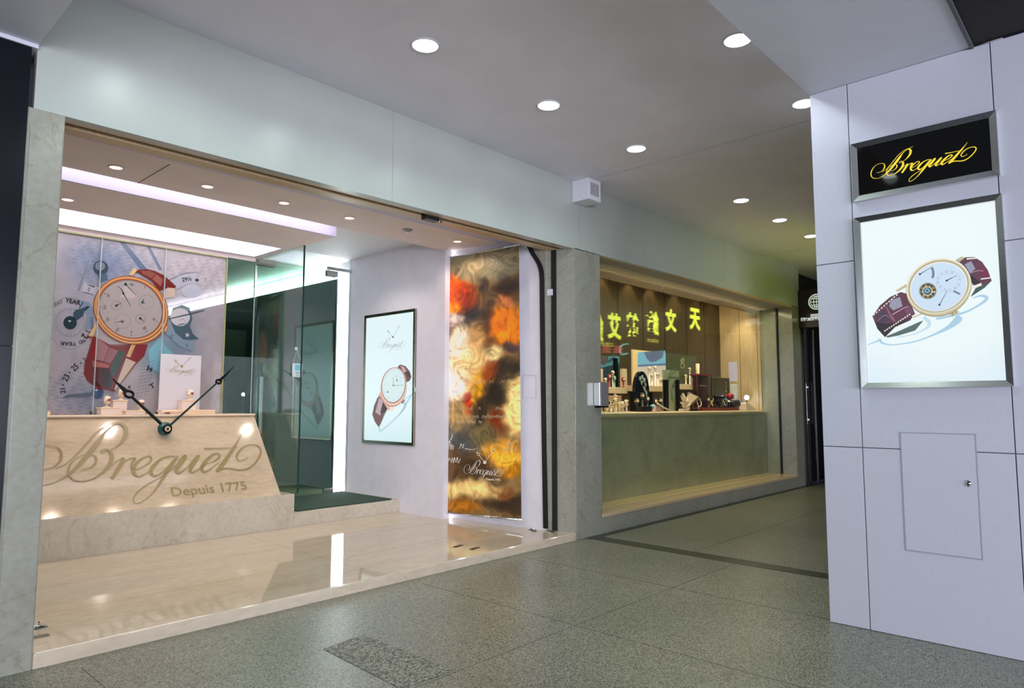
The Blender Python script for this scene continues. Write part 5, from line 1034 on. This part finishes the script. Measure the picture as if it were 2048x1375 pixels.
# ribbon and ball
q = W(1306, 812, 4.50); m = MB(); m.lathe((q.x, 4.50, q.z-.02), [(.01, -.045), (.035, -.03), (.048, 0), (.035, .03), (.01, .045)], (.3, 0, 1), 24); t = thing('blue_ball_ornament', 'turquoise ball on a pink ribbon wedge at the front left of the window counter', 'ornament', (q.x, 4.5, SZ)); m.build('ball', mat('turquoise', (.05, .38, .50), .3), t)
m = MB(); a0 = W(1308, 818, 4.46); m.prism([(a0.x, 4.44, SZ), (a0.x+.20, 4.44, SZ), (a0.x+.12, 4.44, SZ+.05), (a0.x+.02, 4.44, SZ+.08)], (0, .07, 0)); m.build('pink_wedge', mat('pink_satin', (.75, .42, .38), .45), t, .006)
m = MB(); m.tube([(a0.x+.05, 4.44, SZ+.10), (a0.x+.16, 4.42, SZ+.05), (a0.x+.30, 4.40, SZ+.008)], .012, 8); m.build('white_ribbon', CREAM2, t)
t, x0, x1, z0, z1 = panel('black_base_block', (1284, 1304, 812, 828), 4.47, .09, mat('black_block', (.006, .006, .008), .3), 'low black block in front of the arched stand', 'display block')
# sculptural stand with leaves
q = W(1368, 800, 4.58); t = thing('leaf_sculpture', 'pale branching leaf-shaped display sculpture right of the green clock panel', 'sculpture', (q.x, 4.58, SZ))
m = MB(); m.box(q.x-.05, q.x+.06, 4.54, 4.64, SZ, SZ+.03)
m.build('base', CREAM2, t, .003); m = MB()
for (dx, dz, ex, ez) in ((0, .03, -.12, .20), (0, .04, -.14, .12), (0, .05, .05, .17), (0, .05, -.05, .24), (.02, .03, .14, .10), (0, .04, -.10, .07), (.01, .04, .12, .02)):
    p0 = Vector((q.x+dx, 4.58, SZ+dz)); p1 = Vector((q.x+ex, 4.56, SZ+ez)); mid = (p0+p1)/2+Vector((0, -.02, .015)); m.tube([p0, mid, p1], [.008, .024, .004], 8)
m.build('leaves', mat('pale_leaf', (.70, .52, .40), .3), t)
# cone-like display on dark gear stand
q = W(1385, 815, 4.6); t = thing('tilted_tray_stand', 'brown tilted tray stand with a round chrome ring right of the leaf sculpture', 'display stand', (q.x, 4.6, SZ))
m = MB(); m.hexa([(q.x-.12, 4.56, SZ+.07), (q.x+.1, 4.56, SZ+.15), (q.x+.1, 4.68, SZ+.20), (q.x-.12, 4.68, SZ+.12)], [(q.x-.12, 4.56, SZ+.10), (q.x+.1, 4.56, SZ+.20), (q.x+.1, 4.68, SZ+.25), (q.x-.12, 4.68, SZ+.15)]); m.build('tray', mat('brown_gold', (.20, .14, .07), .35), t, .003)
m = MB(); m.box(q.x-.1, q.x+.12, 4.57, 4.68, SZ, SZ+.03); m.cyl((q.x, 4.62, SZ+.02), (q.x, 4.62, SZ+.13), .012); m.build('foot', HBLK, t)
m = MB(); V = []; nn = 32
for k in range(nn): pass
m.tube([(q.x+.16+.055*cos(2*pi*k/24), 4.58+.01*sin(2*pi*k/24), SZ+.12+.06*sin(2*pi*k/24)) for k in range(25)], .009, 8); m.tube([(q.x+.16, 4.59, SZ+.06), (q.x+.16, 4.6, SZ)], .008, 8); m.build('chrome_ring', CHROME, t)
m = MB(); m.tube([(q.x+.20, 4.80, SZ+.02), (q.x+.26, 4.78, SZ+.26)], .03, 6); o = m.build('dark_scroll', mat('dark_grey_fan', (.05, .045, .05), .5)); tag(o, 'dark leaning cylinder between the tilted tray and the maroon pedestal', 'display roll')
# small watches everywhere
WG_ = 'small watches in the window display'
base = None
def sw(px, py, y, s, label, strap=None, stand=None, rz=-.6, z=None):
    q = W(px, py, y); k = min(s, .105 if z is None else .085); return watch_display(Vector((q.x, y, (SZ if z is None else z)+.0005)), k, label, WG_, strap or STRAPK, stand or CREAM, rz, lift=s-k)
L_ = [(1203, 822, 4.62, .13, 'nearest the marble pier, at the very left of the window counter'), (1213, 822, 4.72, .15, 'second from the left on the window counter, in front of the cream board'), (1221, 822, 4.60, .13, 'third from the left on the window counter, with the blue glassy foot'),
      (1231, 822, 4.74, .17, 'tallest of the left cluster on the window counter'), (1239, 822, 4.60, .12, 'on a pale cuff before the right edge of the cream board'), (1246, 822, 4.66, .13, 'sixth from the left on the window counter'), (1253, 822, 4.62, .15, 'with a dark lid-like strap, rightmost of the left cluster')]
for i, (px, py, y, s, lb) in enumerate(L_): sw(px, py, y, s, 'small watch '+lb, (STRAPK, STRAPB, GOLD, STRAPB, GOLD, CREAM, STRAPK)[i], (CREAM, CREAML, CHROME, CREAM, CREAM, CREAM2, CREAM)[i], -.5-.1*i)
for i, (px, y, s, lb, st) in enumerate(((1211, 4.96, .12, 'white watch at the left end of the left shelf', CREAM2), (1219, 4.98, .17, 'watch on a red cushion on the left shelf', STRAPR), (1226, 4.99, .22, 'tallest pinkish watch on the left shelf', CREAM), (1229, 4.96, .15, 'watch on a turquoise foot on the left shelf', mat('turquoise_foot', (.1, .35, .38), .4)), (1247, 4.97, .14, 'watch on a red foot at the right end of the left shelf', STRAPR))): sw(px, 774, y, s, lb, STRAPB, st, -.6, SH_L)
for i, (px, y, s, lb) in enumerate(((1299, 5.0, .27, 'tall round watch at the left end of the middle shelf'), (1304, 4.96, .17, 'watch low between the two tall ones on the middle shelf'), (1311, 5.0, .29, 'tallest watch on the middle shelf'), (1316, 4.97, .19, 'watch right of the tallest one on the middle shelf'), (1322, 4.96, .12, 'shortest watch at the right end of the middle shelf'))): sw(px, 771, y, s, lb, (GOLD, STRAPB)[i % 2], CREAM2, -.7, SH_M)
for i, (px, y, s, lb) in enumerate(((1372, 4.97, .15, 'round watch at the left of the right shelf'), (1380, 5.0, .26, 'tall oval watch on the right shelf'), (1384, 4.95, .11, 'small low watch in the middle of the right shelf'), (1391, 4.98, .15, 'watch beside the white cylindrical post'))): sw(px, 768, y, s, lb, GOLD, (CREAM, CREAM2)[i % 2], -.7, SH_R)
for i, (px, y, s, lb) in enumerate(((1274, 4.60, .17, 'gold watch in front of the left edge of the black arched stand'), (1285, 4.66, .24, 'tall gold watch in front of the black arched stand'), (1295, 4.68, .20, 'dark round watch in front of the right edge of the arched stand'), (1311, 4.66, .17, 'left of the pair of watches between the arched stand and the green panel'), (1321, 4.66, .18, 'right of the pair of watches beside the green panel'))): sw(px, 823, y, s, lb, (GOLD, GOLD, STRAPK, STRAPK, GOLD)[i], mat('dark_cuff%d' % i, (.03, .025, .02), .4), -.6)
sw(1417, 822, 4.76, .20, 'gold-rimmed watch at the right foot of the maroon pedestal', GOLD, mat('dark_cuff_end', (.03, .02, .02), .4))
for px, y, lb in ((1230, 4.94, 'small white pyramid card above the cream board'), (1365, 4.97, 'small white pyramid card right of the green clock panel')):
    q = W(px, 787, y); m = MB(); m.mesh([(q.x-.03, y-.02, q.z-.035), (q.x+.03, y-.02, q.z-.035), (q.x+.03, y+.02, q.z-.035), (q.x-.03, y+.02, q.z-.035), (q.x, y, q.z+.02)], [(0, 3, 2, 1), (0, 1, 4), (1, 2, 4), (2, 3, 4), (3, 0, 4)])
    m.box(q.x-.003, q.x+.003, y-.003, y+.003, SZ, q.z-.035); o = m.build('price_card', CREAM2); tag(o, lb, 'price card')
# ---------------------------------------------------------------- hanging signs over the walkway (seen mirrored in the window)
RY = 2.5; YV = 2*4.17-RY
SGP = Pl((0, RY, 0), (-1, 0, 0), (0, 0, 1)); SGP.n = Vector((0, 1, 0))
def V(px, py): q = on(px, py, 1, YV); return (-q.x, q.z)
t = thing('hanging_sign', 'dark hanging sign with big yellow characters, its lettering mirrored in the display window', 'sign', (10, RY, 2.5))
m = MB(); m.box(8.1, 12.25, RY-.10, RY-.002, 2.18, 3.10); m.build('board', mat('black_maroon', (.006, .003, .004), .5), t, .004)
m = MB()
for x in (8.6, 10.2, 11.8): m.cyl((x, RY-.05, 3.10), (x, RY-.05, HT), .012)
m.build('hanger_rod', STEEL, t)
a = Art(SGP, .003, .0004); YC_ = (1, 1, 1)
for ch, px, py in (('天', 1390, 638), ('文', 1342, 640), ('鐘', 1304, 645), ('錶', 1265, 650), ('艾', 1229, 652), ('鐘', 1190, 654)):
    u, v = V(px, py); a.text(ch, u, v, .40, YC_, 0, bold=.04, sq=.88, up=False)
a.build('yellow_characters', emis('yellow_sign_light', (.80, .92, .06), 6), t)
a = Art(SGP, .003, .0004)
for s_, px, py, h_ in (('CORUM', 1306, 681, .055), ('CORUM', 1214, 688, .055)): u, v = V(px, py); a.text(s_, u, v, h_, YC_, 0, sq=1.2, up=False)
a.build('small_yellow_lettering', emis('small_sign_light', (.9, .75, .10), 5), t)
a = Art(SGP, .003, .0004)
for px in (1213, 1236):
    for k in range(5): p = [V(px-(9, 7, 10, 8, 10)[k], 692+k*3), V(px+(9, 7, 10, 8, 10)[k], 692+k*3)]; a.line(p, .016, YC_, smooth=False, up=False)
    a.line([V(px, 690), V(px, 705)], .02, YC_, smooth=False, up=False)
a.build('red_characters', emis('red_sign_light', (.9, .04, .06), 1.6), t)
a = Art(SGP, .003, .0004); a.line([V(1257, 687), V(1244, 690), V(1240, 700), V(1243, 708), V(1256, 706)], .022, YC_, up=False); a.build('cyan_mark', emis('cyan_sign_light', (.25, .85, .9), 2.4), t)
a = Art(SGP, .003, .0004); u, v = V(1436, 632)
def globe(a, u, v, r, c):
    a.ring(ell(u, v, r, r), ell(u, v, r*.86, r*.86), c, up=False)
    for k in (-.5, 0, .5):
        a.line([(u+r*.72*math.sqrt(max(0, 1-k*k))*q, v+r*k*.8) for q in (-1, 0, 1)], r*.09, c, up=False); a.line([(u+r*.7*k*math.sqrt(1-q*q), v+r*.72*q) for q in (-1, -.7, -.3, 0, .3, .7, 1)], r*.09, c, up=False)
    a.ring(ell(u, v, r*.76, r*.76), ell(u, v, r*.68, r*.68), c, up=False)
globe(a, u, v, .095, YC_)
for k in (.125, .145, .165): a.poly([(u-.10, v-k), (u+.10, v-k), (u+.10, v-k-.012), (u-.10, v-k-.012)], YC_, up=False)
a.text('國際高級專業鐘錶協會', u, v-.215, .045, YC_, up=False)
a.build('white_emblem', emis('emblem_light', (.75, .95, .85), 1.6), t)
# maroon end sign seen directly
t = thing('maroon_sign', 'dark maroon projecting sign with a white globe emblem and characters, beyond the lit window', 'sign', (11.1, 3.4, 2.45))
m = MB(); m.box(11.0, 11.16, 2.7, 3.995, 2.455, 3.06); m.build('box', mat('deep_maroon', (.018, .004, .007), .3), t, .01)
mp = Pl((11.0, 0, 0), (0, -1, 0), (0, 0, 1)); a = Art(mp, .002, .0004); u, v = mp.uv(1633, 603); globe(a, u, v, .125, lin((210, 225, 200)))
u2, v2 = mp.uv(1635, 627)
for k in (0, .022, .044): a.poly([(u-.10, v2-k), (u+.13, v2-k), (u+.13, v2-k-.014), (u-.10, v2-k-.014)], lin((225, 232, 225)), up=False)
for k, ch in enumerate('國際高級專業鐘錶'): p = mp.uv(1605+k*6.7, 638.5-k*.35); a.text(ch, p[0], p[1], .052, lin((235, 240, 235)), bold=.02, up=False)
a.build('emblem_and_characters', print_mat('sign_print', .8, .4), t)
